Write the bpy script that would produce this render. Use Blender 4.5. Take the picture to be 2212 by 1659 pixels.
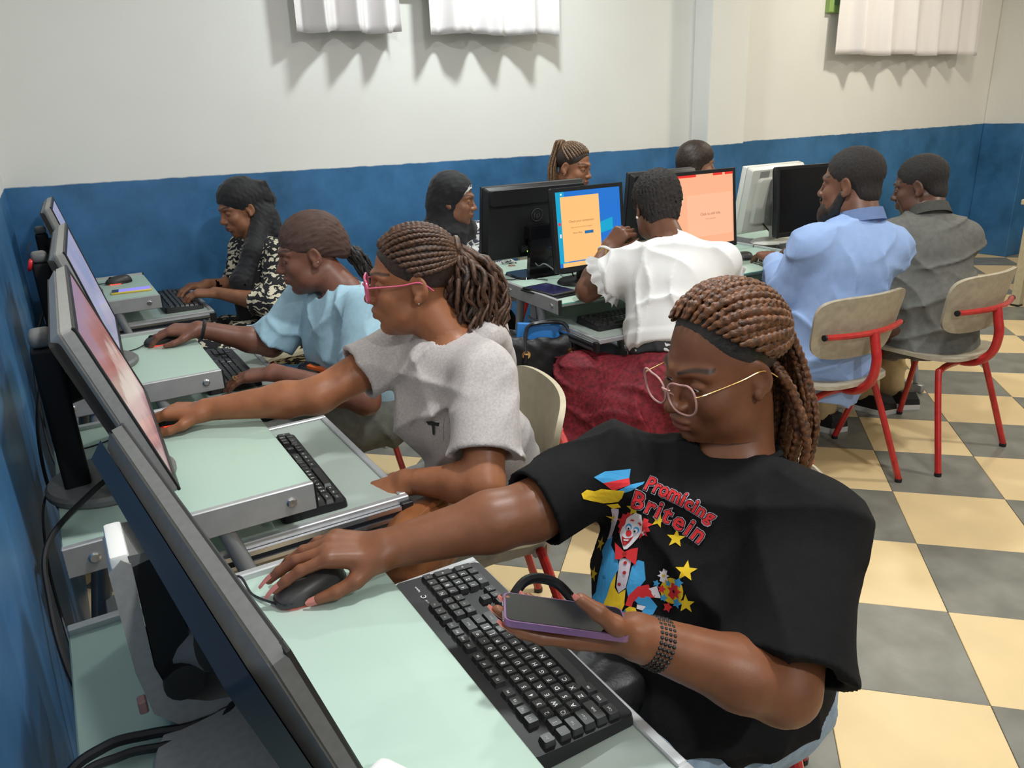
import bpy, bmesh, math, random
import numpy as np
from mathutils import Vector, Matrix, Euler
from mathutils.bvhtree import BVHTree
random.seed(7); rng = np.random.default_rng(7)
for o in list(bpy.data.objects): bpy.data.objects.remove(o)
SC = bpy.context.scene; COL = SC.collection; PI = math.pi
# ---------------------------------------------------------------- camera
H = 1.42
def cam_axes(yaw, pitch, roll):
    cy, sy, cp, sp = math.cos(yaw), math.sin(yaw), math.cos(pitch), math.sin(pitch)
    f = Vector((sy*cp, cy*cp, -sp)); r = Vector((cy, -sy, 0)); u = r.cross(f)
    c, s = math.cos(roll), math.sin(roll)
    return c*r + s*u, -s*r + c*u, f
r_, u_, f_ = cam_axes(math.radians(30.17), math.radians(19.43), math.radians(-2.4085))
cam = bpy.data.objects.new('camera', bpy.data.cameras.new('camera')); COL.objects.link(cam)
cam.matrix_world = Matrix(((r_.x, u_.x, -f_.x, 0), (r_.y, u_.y, -f_.y, 0), (r_.z, u_.z, -f_.z, H), (0, 0, 0, 1)))
cam.data.sensor_width = 36; cam.data.lens = 1654.9/2212*36; cam.data.clip_start = .02
SC.camera = cam
# ---------------------------------------------------------------- light
w = bpy.data.worlds.new('world'); SC.world = w; w.use_nodes = True
w.node_tree.nodes['Background'].inputs[0].default_value = (.75, .82, 1, 1)
w.node_tree.nodes['Background'].inputs[1].default_value = .25
SC.view_settings.view_transform = 'Standard'; SC.view_settings.look = 'None'
SC.view_settings.exposure = 0.16; SC.view_settings.gamma = 1.0; SC.view_settings.use_curve_mapping = False
LAMPS = [(2.1, 3.08, 33, (.93, 1, .99)), (5.2, 2.9, 26, (1, .92, .76)), (1.2, .85, 40, (.97, .99, 1)), (4.3, .4, 42, (1, .96, .87)), (7.5, 1.5, 22, (1, .90, .72)), (1.0, -1.6, 46, (.96, .98, 1))]   # x, y, watts and tint of each round ceiling lamp
CEIL = 3.05

# ---------------------------------------------------------------- helpers
def obj(name, me, mat=None, parent=None, loc=None):
    o = bpy.data.objects.new(name, me); COL.objects.link(o)
    if mat is not None:
        for m in (mat if isinstance(mat, (list, tuple)) else [mat]): me.materials.append(m)
    if parent is not None: o.parent = parent
    if loc is not None: o.location = loc
    return o
def tag(o, label=None, cat=None, group=None, kind=None):
    if label: o['label'] = label
    if cat: o['category'] = cat
    if group: o['group'] = group
    if kind: o['kind'] = kind
    return o
def thing(name, label, cat, loc=(0, 0, 0), rz=0, group=None):
    o = bpy.data.objects.new(name, None); COL.objects.link(o); o.empty_display_size = .05
    o.location = loc; o.rotation_euler = (0, 0, rz)
    return tag(o, label, cat, group)
def fin(bm, name, mat, parent=None, loc=None, smooth=35, recalc=True):
    if recalc: bmesh.ops.recalc_face_normals(bm, faces=bm.faces)
    me = bpy.data.meshes.new(name); bm.to_mesh(me); bm.free()
    if smooth:
        for p in me.polygons: p.use_smooth = True
        me.set_sharp_from_angle(angle=math.radians(smooth))
    return obj(name, me, mat, parent, loc)
def npmesh(name, V, F, mat=None, parent=None, loc=None, smooth=True):
    me = bpy.data.meshes.new(name); V = np.asarray(V, np.float32)
    F = np.asarray(F, np.int32); n = F.shape[1]
    me.vertices.add(len(V)); me.vertices.foreach_set('co', V.ravel())
    me.loops.add(F.size); me.loops.foreach_set('vertex_index', F.ravel())
    me.polygons.add(len(F)); me.polygons.foreach_set('loop_start', np.arange(0, F.size, n, dtype=np.int32))
    me.update(calc_edges=True)
    if smooth: me.polygons.foreach_set('use_smooth', np.ones(len(F), bool))
    return obj(name, me, mat, parent, loc)
def NB(): return bmesh.new()
def box(bm, lo, hi, bev=0, seg=2, M=None):
    lo, hi = Vector(lo), Vector(hi)
    r = bmesh.ops.create_cube(bm, size=1)['verts']
    for v in r:
        v.co = Vector([lo[i] + (v.co[i] + .5)*(hi[i] - lo[i]) for i in range(3)])
    if bev:
        es = {e for v in r for e in v.link_edges}
        g = bmesh.ops.bevel(bm, geom=list(es), offset=bev, segments=seg, affect='EDGES', profile=.5)
        r = list({v for f in g['faces'] for v in f.verts} | {v for v in r if v.is_valid})
    if M is not None:
        for v in r: v.co = M @ v.co
    return r
def tube(bm, pts, r, n=10, closed=False, caps=True, M=None):
    P = [Vector(p) for p in pts]; N = len(P)
    R = r if isinstance(r, (list, tuple, np.ndarray)) else [r]*N
    rings = []; up = None
    for i, p in enumerate(P):
        a = P[i-1] if (i or closed) else P[i]; b = P[(i+1) % N] if (i < N-1 or closed) else P[i]
        t = (b - a).normalized()
        if up is None:
            up = Vector((0, 0, 1)) if abs(t.z) < .9 else Vector((1, 0, 0))
        u = (up - t*up.dot(t)).normalized(); v = t.cross(u); up = u
        ring = []
        for k in range(n):
            a_ = 2*PI*k/n
            q = p + (u*math.cos(a_) + v*math.sin(a_))*R[i]
            ring.append(bm.verts.new(M @ q if M is not None else q))
        rings.append(ring)
    for i in range(N - (0 if closed else 1)):
        A, B = rings[i], rings[(i+1) % N]
        for k in range(n): bm.faces.new((A[k], A[(k+1) % n], B[(k+1) % n], B[k]))
    if caps and not closed:
        bm.faces.new(rings[0][::-1]); bm.faces.new(rings[-1])
def smoothpts(pts, k=6):
    P = [Vector(p) for p in pts]; out = []
    for i in range(len(P)-1):
        p0 = P[max(i-1, 0)]; p1 = P[i]; p2 = P[i+1]; p3 = P[min(i+2, len(P)-1)]
        for j in range(k):
            t = j/k
            out.append(.5*((2*p1) + (p2-p0)*t + (2*p0-5*p1+4*p2-p3)*t*t + (3*p1-p0-3*p2+p3)*t**3))
    out.append(P[-1]); return out
def lathe(bm, prof, n=24, M=None, sx=1, sy=1):
    rings = []
    for r, z in prof:
        if r < 1e-5:
            v = Vector((0, 0, z)); rings.append([bm.verts.new(M @ v if M is not None else v)])
        else:
            rg = []
            for k in range(n):
                v = Vector((r*sx*math.cos(2*PI*k/n), r*sy*math.sin(2*PI*k/n), z))
                rg.append(bm.verts.new(M @ v if M is not None else v))
            rings.append(rg)
    for A, B in zip(rings, rings[1:]):
        if len(A) == 1 and len(B) == 1: continue
        for k in range(n):
            k2 = (k+1) % n
            if len(A) == 1: bm.faces.new((A[0], B[k2], B[k]))
            elif len(B) == 1: bm.faces.new((A[k], A[k2], B[0]))
            else: bm.faces.new((A[k], A[k2], B[k2], B[k]))
    for rg, rev in ((rings[0], 1), (rings[-1], 0)):
        if len(rg) > 1: bm.faces.new(rg[::-1] if rev else rg)
def prism(bm, poly, z0, z1, M=None, top_scale=1.0):
    c = [sum(p[i] for p in poly)/len(poly) for i in (0, 1)]
    A, B = [], []
    for x, y in poly:
        a = Vector((x, y, z0)); b = Vector((c[0]+(x-c[0])*top_scale, c[1]+(y-c[1])*top_scale, z1))
        if M is not None: a = M @ a; b = M @ b
        A.append(bm.verts.new(a)); B.append(bm.verts.new(b))
    n = len(poly)
    bm.faces.new(A[::-1]); bm.faces.new(B)
    for i in range(n): bm.faces.new((A[i], A[(i+1) % n], B[(i+1) % n], B[i]))
def rrect(x0, y0, x1, y1, r, k=4):
    out = []
    for cx, cy, a0 in ((x1-r, y1-r, 0), (x0+r, y1-r, 90), (x0+r, y0+r, 180), (x1-r, y0+r, 270)):
        for j in range(k+1):
            a = math.radians(a0 + 90*j/k); out.append((cx+r*math.cos(a), cy+r*math.sin(a)))
    return out
def frame(o, x, y, z):     # matrix from origin and three axes
    o, x, y, z = Vector(o), Vector(x), Vector(y), Vector(z)
    return Matrix(((x.x, y.x, z.x, o.x), (x.y, y.y, z.y, o.y), (x.z, y.z, z.z, o.z), (0, 0, 0, 1)))
def copy_tree(o, parent=None):
    c = o.copy(); COL.objects.link(c); c.parent = parent
    for ch in list(o.children): copy_tree(ch, c)
    return c
def text_mesh(s, size, bold=0, align='CENTER'):
    cu = bpy.data.curves.new('t', 'FONT'); cu.body = s; cu.size = size; cu.align_x = align; cu.align_y = 'CENTER'
    cu.offset = bold; cu.resolution_u = 2
    o = bpy.data.objects.new('t', cu); me = o.to_mesh().copy()
    bpy.data.objects.remove(o); bpy.data.curves.remove(cu)
    return me
def add_text(bm, s, size, M, bold=0, align='CENTER', mi=0):
    me = text_mesh(s, size, bold, align); n0 = len(bm.faces)
    nv = len(bm.verts); bm.from_mesh(me); bm.verts.ensure_lookup_table(); bm.faces.ensure_lookup_table()
    for v in bm.verts[nv:]: v.co = M @ v.co
    for f in bm.faces[n0:]: f.material_index = mi
    bpy.data.meshes.remove(me)

# ---------------------------------------------------------------- materials
MT = {}
def mat(name, col, rough=.5, metal=0, noise=0, nscale=30, bump=0, bscale=60, emis=0, trans=0, alpha=1, coat=0, sheen=0, col2=None, sss=0, spec=.5, ior=1.45):
    m = bpy.data.materials.new(name); m.use_nodes = True; nt = m.node_tree; b = nt.nodes['Principled BSDF']
    c = tuple(col) + (1,)
    b.inputs['Base Color'].default_value = c; b.inputs['Roughness'].default_value = rough
    b.inputs['Metallic'].default_value = metal; b.inputs['Alpha'].default_value = alpha
    b.inputs['Transmission Weight'].default_value = trans; b.inputs['Coat Weight'].default_value = coat
    b.inputs['Specular IOR Level'].default_value = spec; b.inputs['IOR'].default_value = ior
    if sheen: b.inputs['Sheen Weight'].default_value = sheen; b.inputs['Sheen Roughness'].default_value = .5
    if sss:
        b.inputs['Subsurface Weight'].default_value = sss; b.inputs['Subsurface Radius'].default_value = (.01, .004, .002)
    if emis: b.inputs['Emission Color'].default_value = c; b.inputs['Emission Strength'].default_value = emis
    tc = None
    if noise or bump:
        tc = nt.nodes.new('ShaderNodeTexCoord')
    if noise:
        n = nt.nodes.new('ShaderNodeTexNoise'); n.inputs['Scale'].default_value = nscale; n.inputs['Detail'].default_value = 6
        nt.links.new(tc.outputs['Object'], n.inputs['Vector'])
        mx = nt.nodes.new('ShaderNodeMix'); mx.data_type = 'RGBA'
        d = col2 if col2 else tuple(max(0, x*(1-noise)) for x in col)
        rmp = nt.nodes.new('ShaderNodeValToRGB'); rmp.color_ramp.elements[0].position = .35; rmp.color_ramp.elements[1].position = .68
        nt.links.new(n.outputs['Fac'], rmp.inputs['Fac'])
        mx.inputs[6].default_value = c; mx.inputs[7].default_value = tuple(d) + (1,)
        nt.links.new(rmp.outputs['Color'], mx.inputs['Factor']); nt.links.new(mx.outputs[2], b.inputs['Base Color'])
    if bump:
        n2 = nt.nodes.new('ShaderNodeTexNoise'); n2.inputs['Scale'].default_value = bscale; n2.inputs['Detail'].default_value = 4
        nt.links.new(tc.outputs['Object'], n2.inputs['Vector'])
        bp = nt.nodes.new('ShaderNodeBump'); bp.inputs['Strength'].default_value = bump; bp.inputs['Distance'].default_value = .004
        nt.links.new(n2.outputs['Fac'], bp.inputs['Height']); nt.links.new(bp.outputs['Normal'], b.inputs['Normal'])
    MT[name] = m; return m
def glassy(name, col, k, rough=.2):      # frosted sheet: part of the light passes straight through
    m = mat(name, col, rough); nt = m.node_tree; b = nt.nodes['Principled BSDF']
    t = nt.nodes.new('ShaderNodeBsdfTransparent'); t.inputs[0].default_value = (.78, .92, .86, 1)
    mx = nt.nodes.new('ShaderNodeMixShader'); mx.inputs[0].default_value = k
    nt.links.new(b.outputs[0], mx.inputs[1]); nt.links.new(t.outputs[0], mx.inputs[2])
    nt.links.new(mx.outputs[0], nt.nodes['Material Output'].inputs['Surface']); return m
mat('black', (.012, .012, .013), .42); mat('black_matte', (.010, .010, .011), .6, spec=.3); mat('black_gloss', (.01, .01, .012), .12)
mat('navy_plastic', (.012, .016, .024), .38)
mat('grey_plastic', (.16, .16, .155), .45, noise=.15, nscale=90)
mat('silver_plastic', (.34, .335, .32), .4, noise=.12, nscale=120)
mat('pale_plastic', (.66, .65, .60), .42)
mat('white_plastic', (.80, .80, .77), .4)
mat('alu', (.56, .57, .58), .36, metal=.55, noise=.12, nscale=25)
mat('steel', (.6, .6, .62), .22, metal=.95)
mat('leg_grey', (.30, .31, .32), .4, metal=.3)
glassy('frost', (.54, .70, .60), .24, .42); glassy('frost_tray', (.46, .53, .48), .2, .25)
mat('glass_edge', (.10, .36, .30), .15)
mat('key', (.035, .037, .036), .33); mat('key_legend', (.85, .87, .85), .5); mat('led_green', (.4, 1, .05), .4, emis=4)
mat('led_red', (1, .06, .03), .4, emis=4)
mat('red_paint', (.48, .022, .020), .3, noise=.25, nscale=40, coat=.3)
mat('seat_beige', (.39, .335, .245), .55, noise=.22, nscale=35, bump=.08)
mat('seat_pale', (.50, .44, .31), .5, noise=.12, nscale=35)
mat('cable', (.012, .012, .014), .5); mat('cable_grey', (.35, .36, .36), .5); mat('cable_white', (.75, .75, .72), .5)
mat('vga_blue', (.04, .06, .45), .4)
mat('curtain', (.80, .77, .78), .55, bump=.05, bscale=400, sheen=.2)
mat('wood_pale', (.55, .47, .30), .5, noise=.15); mat('ceiling_white', (.82, .82, .80), .9)
mat('lamp_white', (1, .97, .9), .5, emis=6)
mat('green_frame', (.30, .45, .14), .5); mat('pane_green', (.25, .42, .25), .1)
mat('baseboard_brown', (.20, .11, .08), .5, noise=.2)
mat('red_toy', (.65, .02, .03), .4); mat('leather_brown', (.30, .105, .035), .38, noise=.3, nscale=20, bump=.15, bscale=200)
mat('bag_black', (.014, .014, .016), .48, bump=.2, bscale=150, noise=.2); mat('bag_tan', (.36, .26, .16), .6, noise=.3)
mat('folder_blue', (.03, .20, .55), .4); mat('metal_bright', (.8, .8, .8), .15, metal=1); mat('gold', (.85, .55, .22), .2, metal=1)
mat('orange', (.85, .16, .03), .5); mat('green_cloth', (.03, .16, .06), .6)
mat('phone_purple', (.26, .14, .28), .25, metal=.5); mat('phone_yellow', (.75, .55, .08), .4)
mat('phone_lilac', (.30, .26, .85), .2, emis=.5); mat('phone_dark', (.03, .03, .09), .1)
# ================================================================= ROOM
X0, Y1, XR, YB = -.14, 4.10, 8.3, -3.2
def wall_mat(name, zfun):
    m = bpy.data.materials.new(name); m.use_nodes = True; nt = m.node_tree; b = nt.nodes['Principled BSDF']; L = nt.links.new
    g = nt.nodes.new('ShaderNodeNewGeometry'); s = nt.nodes.new('ShaderNodeSeparateXYZ'); L(g.outputs['Position'], s.inputs[0])
    nz = nt.nodes.new('ShaderNodeTexNoise'); nz.inputs['Scale'].default_value = 14; nz.inputs['Detail'].default_value = 3; L(g.outputs['Position'], nz.inputs['Vector'])
    # hand painted dado line: its height runs gently along the wall
    mr = nt.nodes.new('ShaderNodeMapRange'); L(s.outputs[zfun[0]], mr.inputs[0])
    for i, v in enumerate(zfun[1:]): mr.inputs[i+1].default_value = v
    wob = nt.nodes.new('ShaderNodeMath'); wob.operation = 'MULTIPLY_ADD'; wob.inputs[1].default_value = .012; L(nz.outputs['Fac'], wob.inputs[0]); L(mr.outputs[0], wob.inputs[2])
    cmp = nt.nodes.new('ShaderNodeMath'); cmp.operation = 'SUBTRACT'; L(s.outputs['Z'], cmp.inputs[0]); L(wob.outputs[0], cmp.inputs[1])
    st = nt.nodes.new('ShaderNodeMapRange'); st.inputs[1].default_value = .004; st.inputs[2].default_value = .010; L(cmp.outputs[0], st.inputs[0])
    # blotchy blue oil paint
    n1 = nt.nodes.new('ShaderNodeTexNoise'); n1.inputs['Scale'].default_value = 3.2; n1.inputs['Detail'].default_value = 9; n1.inputs['Roughness'].default_value = .65; L(g.outputs['Position'], n1.inputs['Vector'])
    cr = nt.nodes.new('ShaderNodeValToRGB'); e = cr.color_ramp.elements
    e[0].position = .34; e[0].color = (.024, .104, .225, 1); e[1].position = .62; e[1].color = (.050, .178, .385, 1)
    L(n1.outputs['Fac'], cr.inputs[0])
    n2 = nt.nodes.new('ShaderNodeTexNoise'); n2.inputs['Scale'].default_value = 1.1; n2.inputs['Detail'].default_value = 5; L(g.outputs['Position'], n2.inputs['Vector'])
    wr = nt.nodes.new('ShaderNodeValToRGB'); e = wr.color_ramp.elements
    e[0].position = .3; e[0].color = (.74, .735, .70, 1); e[1].position = .7; e[1].color = (.80, .80, .775, 1); L(n2.outputs['Fac'], wr.inputs[0])
    mx = nt.nodes.new('ShaderNodeMix'); mx.data_type = 'RGBA'; L(st.outputs[0], mx.inputs['Factor']); L(cr.outputs[0], mx.inputs[6]); L(wr.outputs[0], mx.inputs[7])
    L(mx.outputs[2], b.inputs['Base Color'])
    rr = nt.nodes.new('ShaderNodeMapRange'); rr.inputs[3].default_value = .38; rr.inputs[4].default_value = .75; L(st.outputs[0], rr.inputs[0]); L(rr.outputs[0], b.inputs['Roughness'])
    bp = nt.nodes.new('ShaderNodeBump'); bp.inputs['Strength'].default_value = .25; bp.inputs['Distance'].default_value = .004; L(n1.outputs['Fac'], bp.inputs['Height']); L(bp.outputs[0], b.inputs['Normal'])
    MT[name] = m; return m
wall_mat('wall_x', ('X', -.2, 3.4, 1.187, 1.151)); wall_mat('wall_y', ('Y', -3, 4.1, 1.187, 1.187))
def struct(bm, name, m, **k): return tag(fin(bm, name, m, **k), kind='structure')
b = NB(); box(b, (X0-.3, Y1, 0), (XR+.3, Y1+.3, CEIL)); wall_back = struct(b, 'wall_back', MT['wall_x'], smooth=0)
b = NB(); box(b, (X0-.3, YB-.3, 0), (X0, Y1, CEIL)); struct(b, 'wall_left', MT['wall_y'], smooth=0)
b = NB(); box(b, (XR, YB-.3, 0), (XR+.3, Y1, CEIL)); struct(b, 'wall_right', MT['wall_y'], smooth=0)
b = NB(); box(b, (X0, YB-.3, 0), (XR, YB, CEIL)); struct(b, 'wall_front', MT['wall_x'], smooth=0)
b = NB(); box(b, (X0-.3, YB-.3, CEIL), (XR+.3, Y1+.3, CEIL+.1)); struct(b, 'ceiling', MT['ceiling_white'], smooth=0)
# pilaster in the back wall and a boxed corner on the right
b = NB(); box(b, (3.88, 3.94, 0), (4.22, 4.10, CEIL), .004, 1); struct(b, 'trim_1', MT['wall_x'], smooth=0)
b = NB(); box(b, (7.45, 3.72, 0), (7.9, 4.10, CEIL), .004, 1); struct(b, 'trim_2', MT['wall_x'], smooth=0)
b = NB(); box(b, (4.22, 4.085, 0), (7.45, 4.10, .075), .004, 1); struct(b, 'baseboard_back', MT['baseboard_brown'])
# floor: grey screed with square tiles laid on the diagonal
b = NB(); box(b, (X0-.3, YB-.3, -.2), (XR+.3, Y1+.3, -.006)); floor = struct(b, 'floor', mat('grout', (.17, .155, .12), .8), smooth=0)
T = H/3.7099; s2 = math.sqrt(.5); tx = Vector((s2, -s2, 0)); ty = Vector((s2, s2, 0)); cam_t = (-.8883, -10.5516)
mat('tile_cream', (.74, .56, .30), .34, noise=.10, nscale=5)
mat('tile_grey', (.155, .152, .128), .36, noise=.5, nscale=8, col2=(.225, .222, .19))
b = NB(); box(b, (-T/2+.0008, -T/2+.0008, -.008), (T/2-.0008, T/2-.0008, 0), .0012, 1)
t0 = fin(b, 'floor_tile', MT['tile_cream'], floor); me_c = t0.data; bpy.data.objects.remove(t0)
me_g = me_c.copy(); me_g.materials.clear(); me_g.materials.append(MT['tile_grey'])
tl = []
for i in range(-30, 30):
    for j in range(-40, 20):
        c = tx*((i+.5-cam_t[0])*T) + ty*((j+.5-cam_t[1])*T)
        if X0-.2 < c.x < XR+.2 and YB-.2 < c.y < Y1+.2: tl.append((c, i, j))
def shown(c):
    d = c - Vector((0, 0, H)); z = d.dot(f_)
    return z > .3 and abs(d.dot(r_)/z) < .75 and abs(d.dot(u_)/z) < .62
tl.sort(key=lambda q: (not shown(q[0]), q[0].length))
rest = NB()
for n, (c, i, j) in enumerate(tl):
    me = me_c if (i+j) % 2 else me_g
    if n < 300:
        o = obj('floor_tile', me, None, floor, c); o.rotation_euler = (0, 0, -PI/4)
    else:
        k0 = len(rest.faces); box(rest, (-T/2+.0008, -T/2+.0008, -.008), (T/2-.0008, T/2-.0008, 0), M=Matrix.Translation(c) @ Matrix.Rotation(-PI/4, 4, 'Z'))
        rest.faces.ensure_lookup_table()
        for f in rest.faces[k0:]: f.material_index = 0 if (i+j) % 2 else 1
tag(fin(rest, 'floor_tiles_beyond', [MT['tile_cream'], MT['tile_grey']], floor, smooth=0), kind='stuff')

# round ceiling lamps (above the frame)
for n, (x, y, wt, tint) in enumerate(LAMPS):
    t = thing('ceiling_lamp', 'round white ceiling lamp %s' % ['over the rear of the room near the two curtains', 'near the right-hand curtain', 'above the left row of desks', 'above the chairs of the two men', 'above the wooden table at the far right', 'above the place of the photographer'][n], 'lamp', (x, y, CEIL), 0, 'round ceiling lamps')
    b = NB(); lathe(b, [(0, 0), (.125, 0), (.13, -.01), (.128, -.03), (.118, -.032), (0, -.032)], 32); fin(b, 'lamp_body', MT['white_plastic'], t)
    b = NB(); lathe(b, [(0, -.033), (.115, -.033), (.115, -.038), (0, -.040)], 32); fin(b, 'diffuser', MT['lamp_white'], t)
    li = bpy.data.lights.new('lamp_light', 'AREA'); li.shape = 'DISK'; li.size = .22; li.energy = wt; li.color = tint
    lo = bpy.data.objects.new('lamp_light', li); COL.objects.link(lo); lo.parent = t; lo.location = (0, 0, -.045)

# windows with short curtains high on the back wall
def curtain(x0, x1, z0, z1, label, y=3.97, n=7, seed=1, amp=.028):
    R = random.Random(seed); nx, nz = 110, 26
    ph = [R.uniform(0, 6.28) for _ in range(4)]
    V, F = [], []
    for side in (0, 1):
        for k in range(nz+1):
            for i in range(nx+1):
                s = i/nx; q = k/nz
                a = 2*PI*n*(s + .018*math.sin(5*s+ph[0]) + .01*math.sin(3*q+ph[1]))
                gather = .75 + .25*(1-q)
                yy = amp*gather*(math.sin(a) + .35*math.sin(2.1*a+ph[2]))
                xx = x0 + (x1-x0)*s + .012*math.sin(a*1.0+ph[3])*(1-q)
                hem = .006*math.sin(2*PI*n*.5*s+ph[1]) + .004*math.sin(a)
                V.append((xx, y + yy + side*.004, z0 + hem*(1-q) + (z1-z0)*q))
    W = nx+1; S = W*(nz+1)
    for k in range(nz):
        for i in range(nx):
            a = k*W+i
            F.append((a, a+1, a+W+1, a+W)); F.append((S+a, S+a+W, S+a+W+1, S+a+1))
    for i in range(nx): F.append((i, S+i, S+i+1, i+1))
    o = npmesh('curtain', V, F, MT['curtain']); return tag(o, label, 'curtain', 'short curtains over the high windows')
for n, (x0, x1) in enumerate(((1.30, 2.65), (5.15, 6.8))):
    o = thing('window_%d' % (n+1), None, None, (0, 0, 0)); tag(o, kind='structure')
    for nm, lo, hi in (('window_frame', (x0, 4.06, 2.02), (x0+.05, 4.11, 2.75)), ('window_frame', (x1-.05, 4.06, 2.02), (x1, 4.11, 2.75)),
                       ('window_frame', (x0+.05, 4.06, 2.02), (x1-.05, 4.11, 2.07)), ('window_frame', (x0+.05, 4.06, 2.70), (x1-.05, 4.11, 2.75))):
        b = NB(); box(b, lo, hi, .004, 1); fin(b, nm, MT['green_frame'], o)
    b = NB(); box(b, (x0+.05, 4.085, 2.07), (x1-.05, 4.098, 2.70)); fin(b, 'pane', MT['pane_green'], o, smooth=0)
    b = NB(); tube(b, [(x0-.2, 3.965, 2.83), (x1+.2, 3.965, 2.83)], .011, 10)
    for xx in (x0-.15, x1+.15): tube(b, [(xx, 3.965, 2.83), (xx, 4.1, 2.83)], .008, 8)
    tag(fin(b, 'curtain_rod', MT['steel']), 'thin steel rod carrying the %s curtain' % ('two left-hand' if n == 0 else 'right-hand'), 'rod')
curtain(1.215, 1.755, 1.832, 2.82, 'narrower left one of the two white curtains on the rear wall', n=3.4, seed=3, amp=.046)
curtain(1.90, 2.715, 1.830, 2.82, 'wider white curtain right of the narrow one on the rear wall', n=3.6, seed=5, amp=.046)
curtain(5.20, 6.93, 1.728, 2.82, 'white pleated curtain right of the pilaster, at the top right', n=6, seed=8, amp=.045)
# ================================================================= DESKS
DW, DD, ZG, ZT = .628, .43, .76, .66
def make_desk(label, loc, rz, tray=True, group='glass computer desks'):
    # local: x across (0..DW), y from the back edge (0) to the user (DD)
    t = thing('computer_desk', label, 'desk', loc, rz, group)
    b = NB(); box(b, (.012, 0, ZG-.008), (DW-.012, DD, ZG), .002, 1); g = fin(b, 'glass_top', [MT['frost'], MT['glass_edge']], t)
    for p in g.data.polygons:
        if abs(p.normal.z) < .3: p.material_index = 1
    for x, s in ((0, -1), (DW, 1)):
        xa, xb = (x, x+.014) if s < 0 else (x-.014, x)
        b = NB(); box(b, (xa, 0, ZG-.045), (xb, DD-.004, ZG+.011), .002, 1); r = fin(b, 'side_rail', MT['alu'], t)
        for yy in (.045, DD-.05):
            b = NB(); xo = xa if s < 0 else xb
            M = Matrix.Translation((xo, yy, ZG-.018)) @ Matrix.Rotation(s*PI/2, 4, 'Y')
            lathe(b, [(.010, 0), (.010, .002), (.007, .0045), (.0035, .0045), (.0033, .0035), (0, .0035)], 14, M); fin(b, 'bolt', MT['steel'], r)
        b = NB(); box(b, (xa, DD-.004, ZG-.045), (xb, DD, ZG+.011), .001, 1); fin(b, 'rail_cap', MT['black'], r)
        xm = (xa+xb)/2 - s*.012
        for ya, yb in ((.255, .44), (.10, -.03)):
            b = NB(); tube(b, [(xm, ya, ZG-.035), (xm, yb, .045)], .016, 12); fin(b, 'leg', MT['leg_grey'], t)
        b = NB(); box(b, (xm-.016, -.06, 0), (xm+.016, DD+.05, .04), .006); fin(b, 'foot_bar', MT['leg_grey'], t)
        b = NB(); tube(b, [(xm, .06, .30), (xm, .36, .30)], .011, 8); fin(b, 'brace', MT['leg_grey'], t)
    for y in (.055, DD-.075):
        b = NB(); box(b, (.014, y-.022, ZG-.030), (DW-.014, y+.022, ZG-.0085), .002, 1); fin(b, 'cross_bar', MT['white_plastic'], t)
    b = NB(); box(b, (.02, .02, .27), (DW-.02, .05, .32), .003, 1); fin(b, 'back_bar', MT['leg_grey'], t)
    if tray:
        x0, x1, y0, y1 = .012, DW-.042, .13, .632
        b = NB()
        for lo, hi in (((x0, y0, ZT-.014), (x0+.016, y1, ZT+.003)), ((x1-.016, y0, ZT-.014), (x1, y1, ZT+.003)),
                       ((x0+.016, y0, ZT-.014), (x1-.016, y0+.016, ZT+.003)), ((x0+.016, y1-.016, ZT-.014), (x1-.016, y1, ZT+.003))): box(b, lo, hi, .002, 1)
        k = fin(b, 'keyboard_tray', MT['alu'], t)
        b = NB(); box(b, (x0+.016, y0+.016, ZT-.008), (x1-.016, y1-.016, ZT-.002)); fin(b, 'tray_glass', MT['frost_tray'], k, smooth=0)
        for xa, s in ((x0-.010, -1), (x1+.002, 1)):
            b = NB(); box(b, (xa, y0, ZT-.042), (xa+.008, y1-.02, ZT-.034)); box(b, (xa, y0, ZT-.022), (xa+.008, y1-.02, ZT-.012)); fin(b, 'slide_rail', MT['steel'], k)
            b = NB(); box(b, (xa+.002, y0+.03, ZT-.034), (xa+.006, y1-.03, ZT-.022)); fin(b, 'slide_track', MT['navy_plastic'], k)
            b = NB(); box(b, (xa-.003, y1-.022, ZT-.044), (xa+.011, y1+.004, ZT-.006), .002, 1); fin(b, 'end_cap', MT['black'], k)
            b = NB(); box(b, (xa+.001, y0+.02, ZT-.03), (xa+.007, y0+.06, ZG-.01), .001, 1); fin(b, 'hanger', MT['leg_grey'], k)
    return t
XB = -.095
LEFT_Y = [1.103, 1.966, 2.824, 4.066]      # far edge of each desk along the left wall
for y, lb in zip(LEFT_Y, ('nearest frosted glass desk with pulled-out tray, under the woman in black', 'second glass desk from the front, at the woman in the grey hooded top',
                          'third glass desk along the left wall, at the woman in pale blue', 'farthest glass desk in the left row, against the rear wall')):
    make_desk(lb, (XB, y, 0), -PI/2, group='glass desks along the left wall')
ROW_A = math.radians(-3.5); ROW_O = Vector((1.555, 2.70, 0))
ru = Vector((math.cos(ROW_A), math.sin(ROW_A), 0)); rv = Vector((-math.sin(ROW_A), math.cos(ROW_A), 0))
def row(u, v, z=0): return ROW_O + ru*u + rv*v + Vector((0, 0, z))
for u, lb in ((0, 'glass desk at the front left of the middle block, tablet lying on it'), (.745, 'middle front glass desk in front of the man in the blue shirt'), (1.49, 'right front glass desk before the man in grey')):
    make_desk(lb, row(u+DW, -.004), ROW_A+PI, group='glass desks of the middle block')
for u, lb in ((0, 'rear left glass desk of the middle block, under the large black monitor back'), (.745, 'rear middle glass desk facing the wall side'), (1.49, 'rear right glass desk under the pale monitor')):
    make_desk(lb, row(u, .004), ROW_A, group='glass desks of the middle block')

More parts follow.
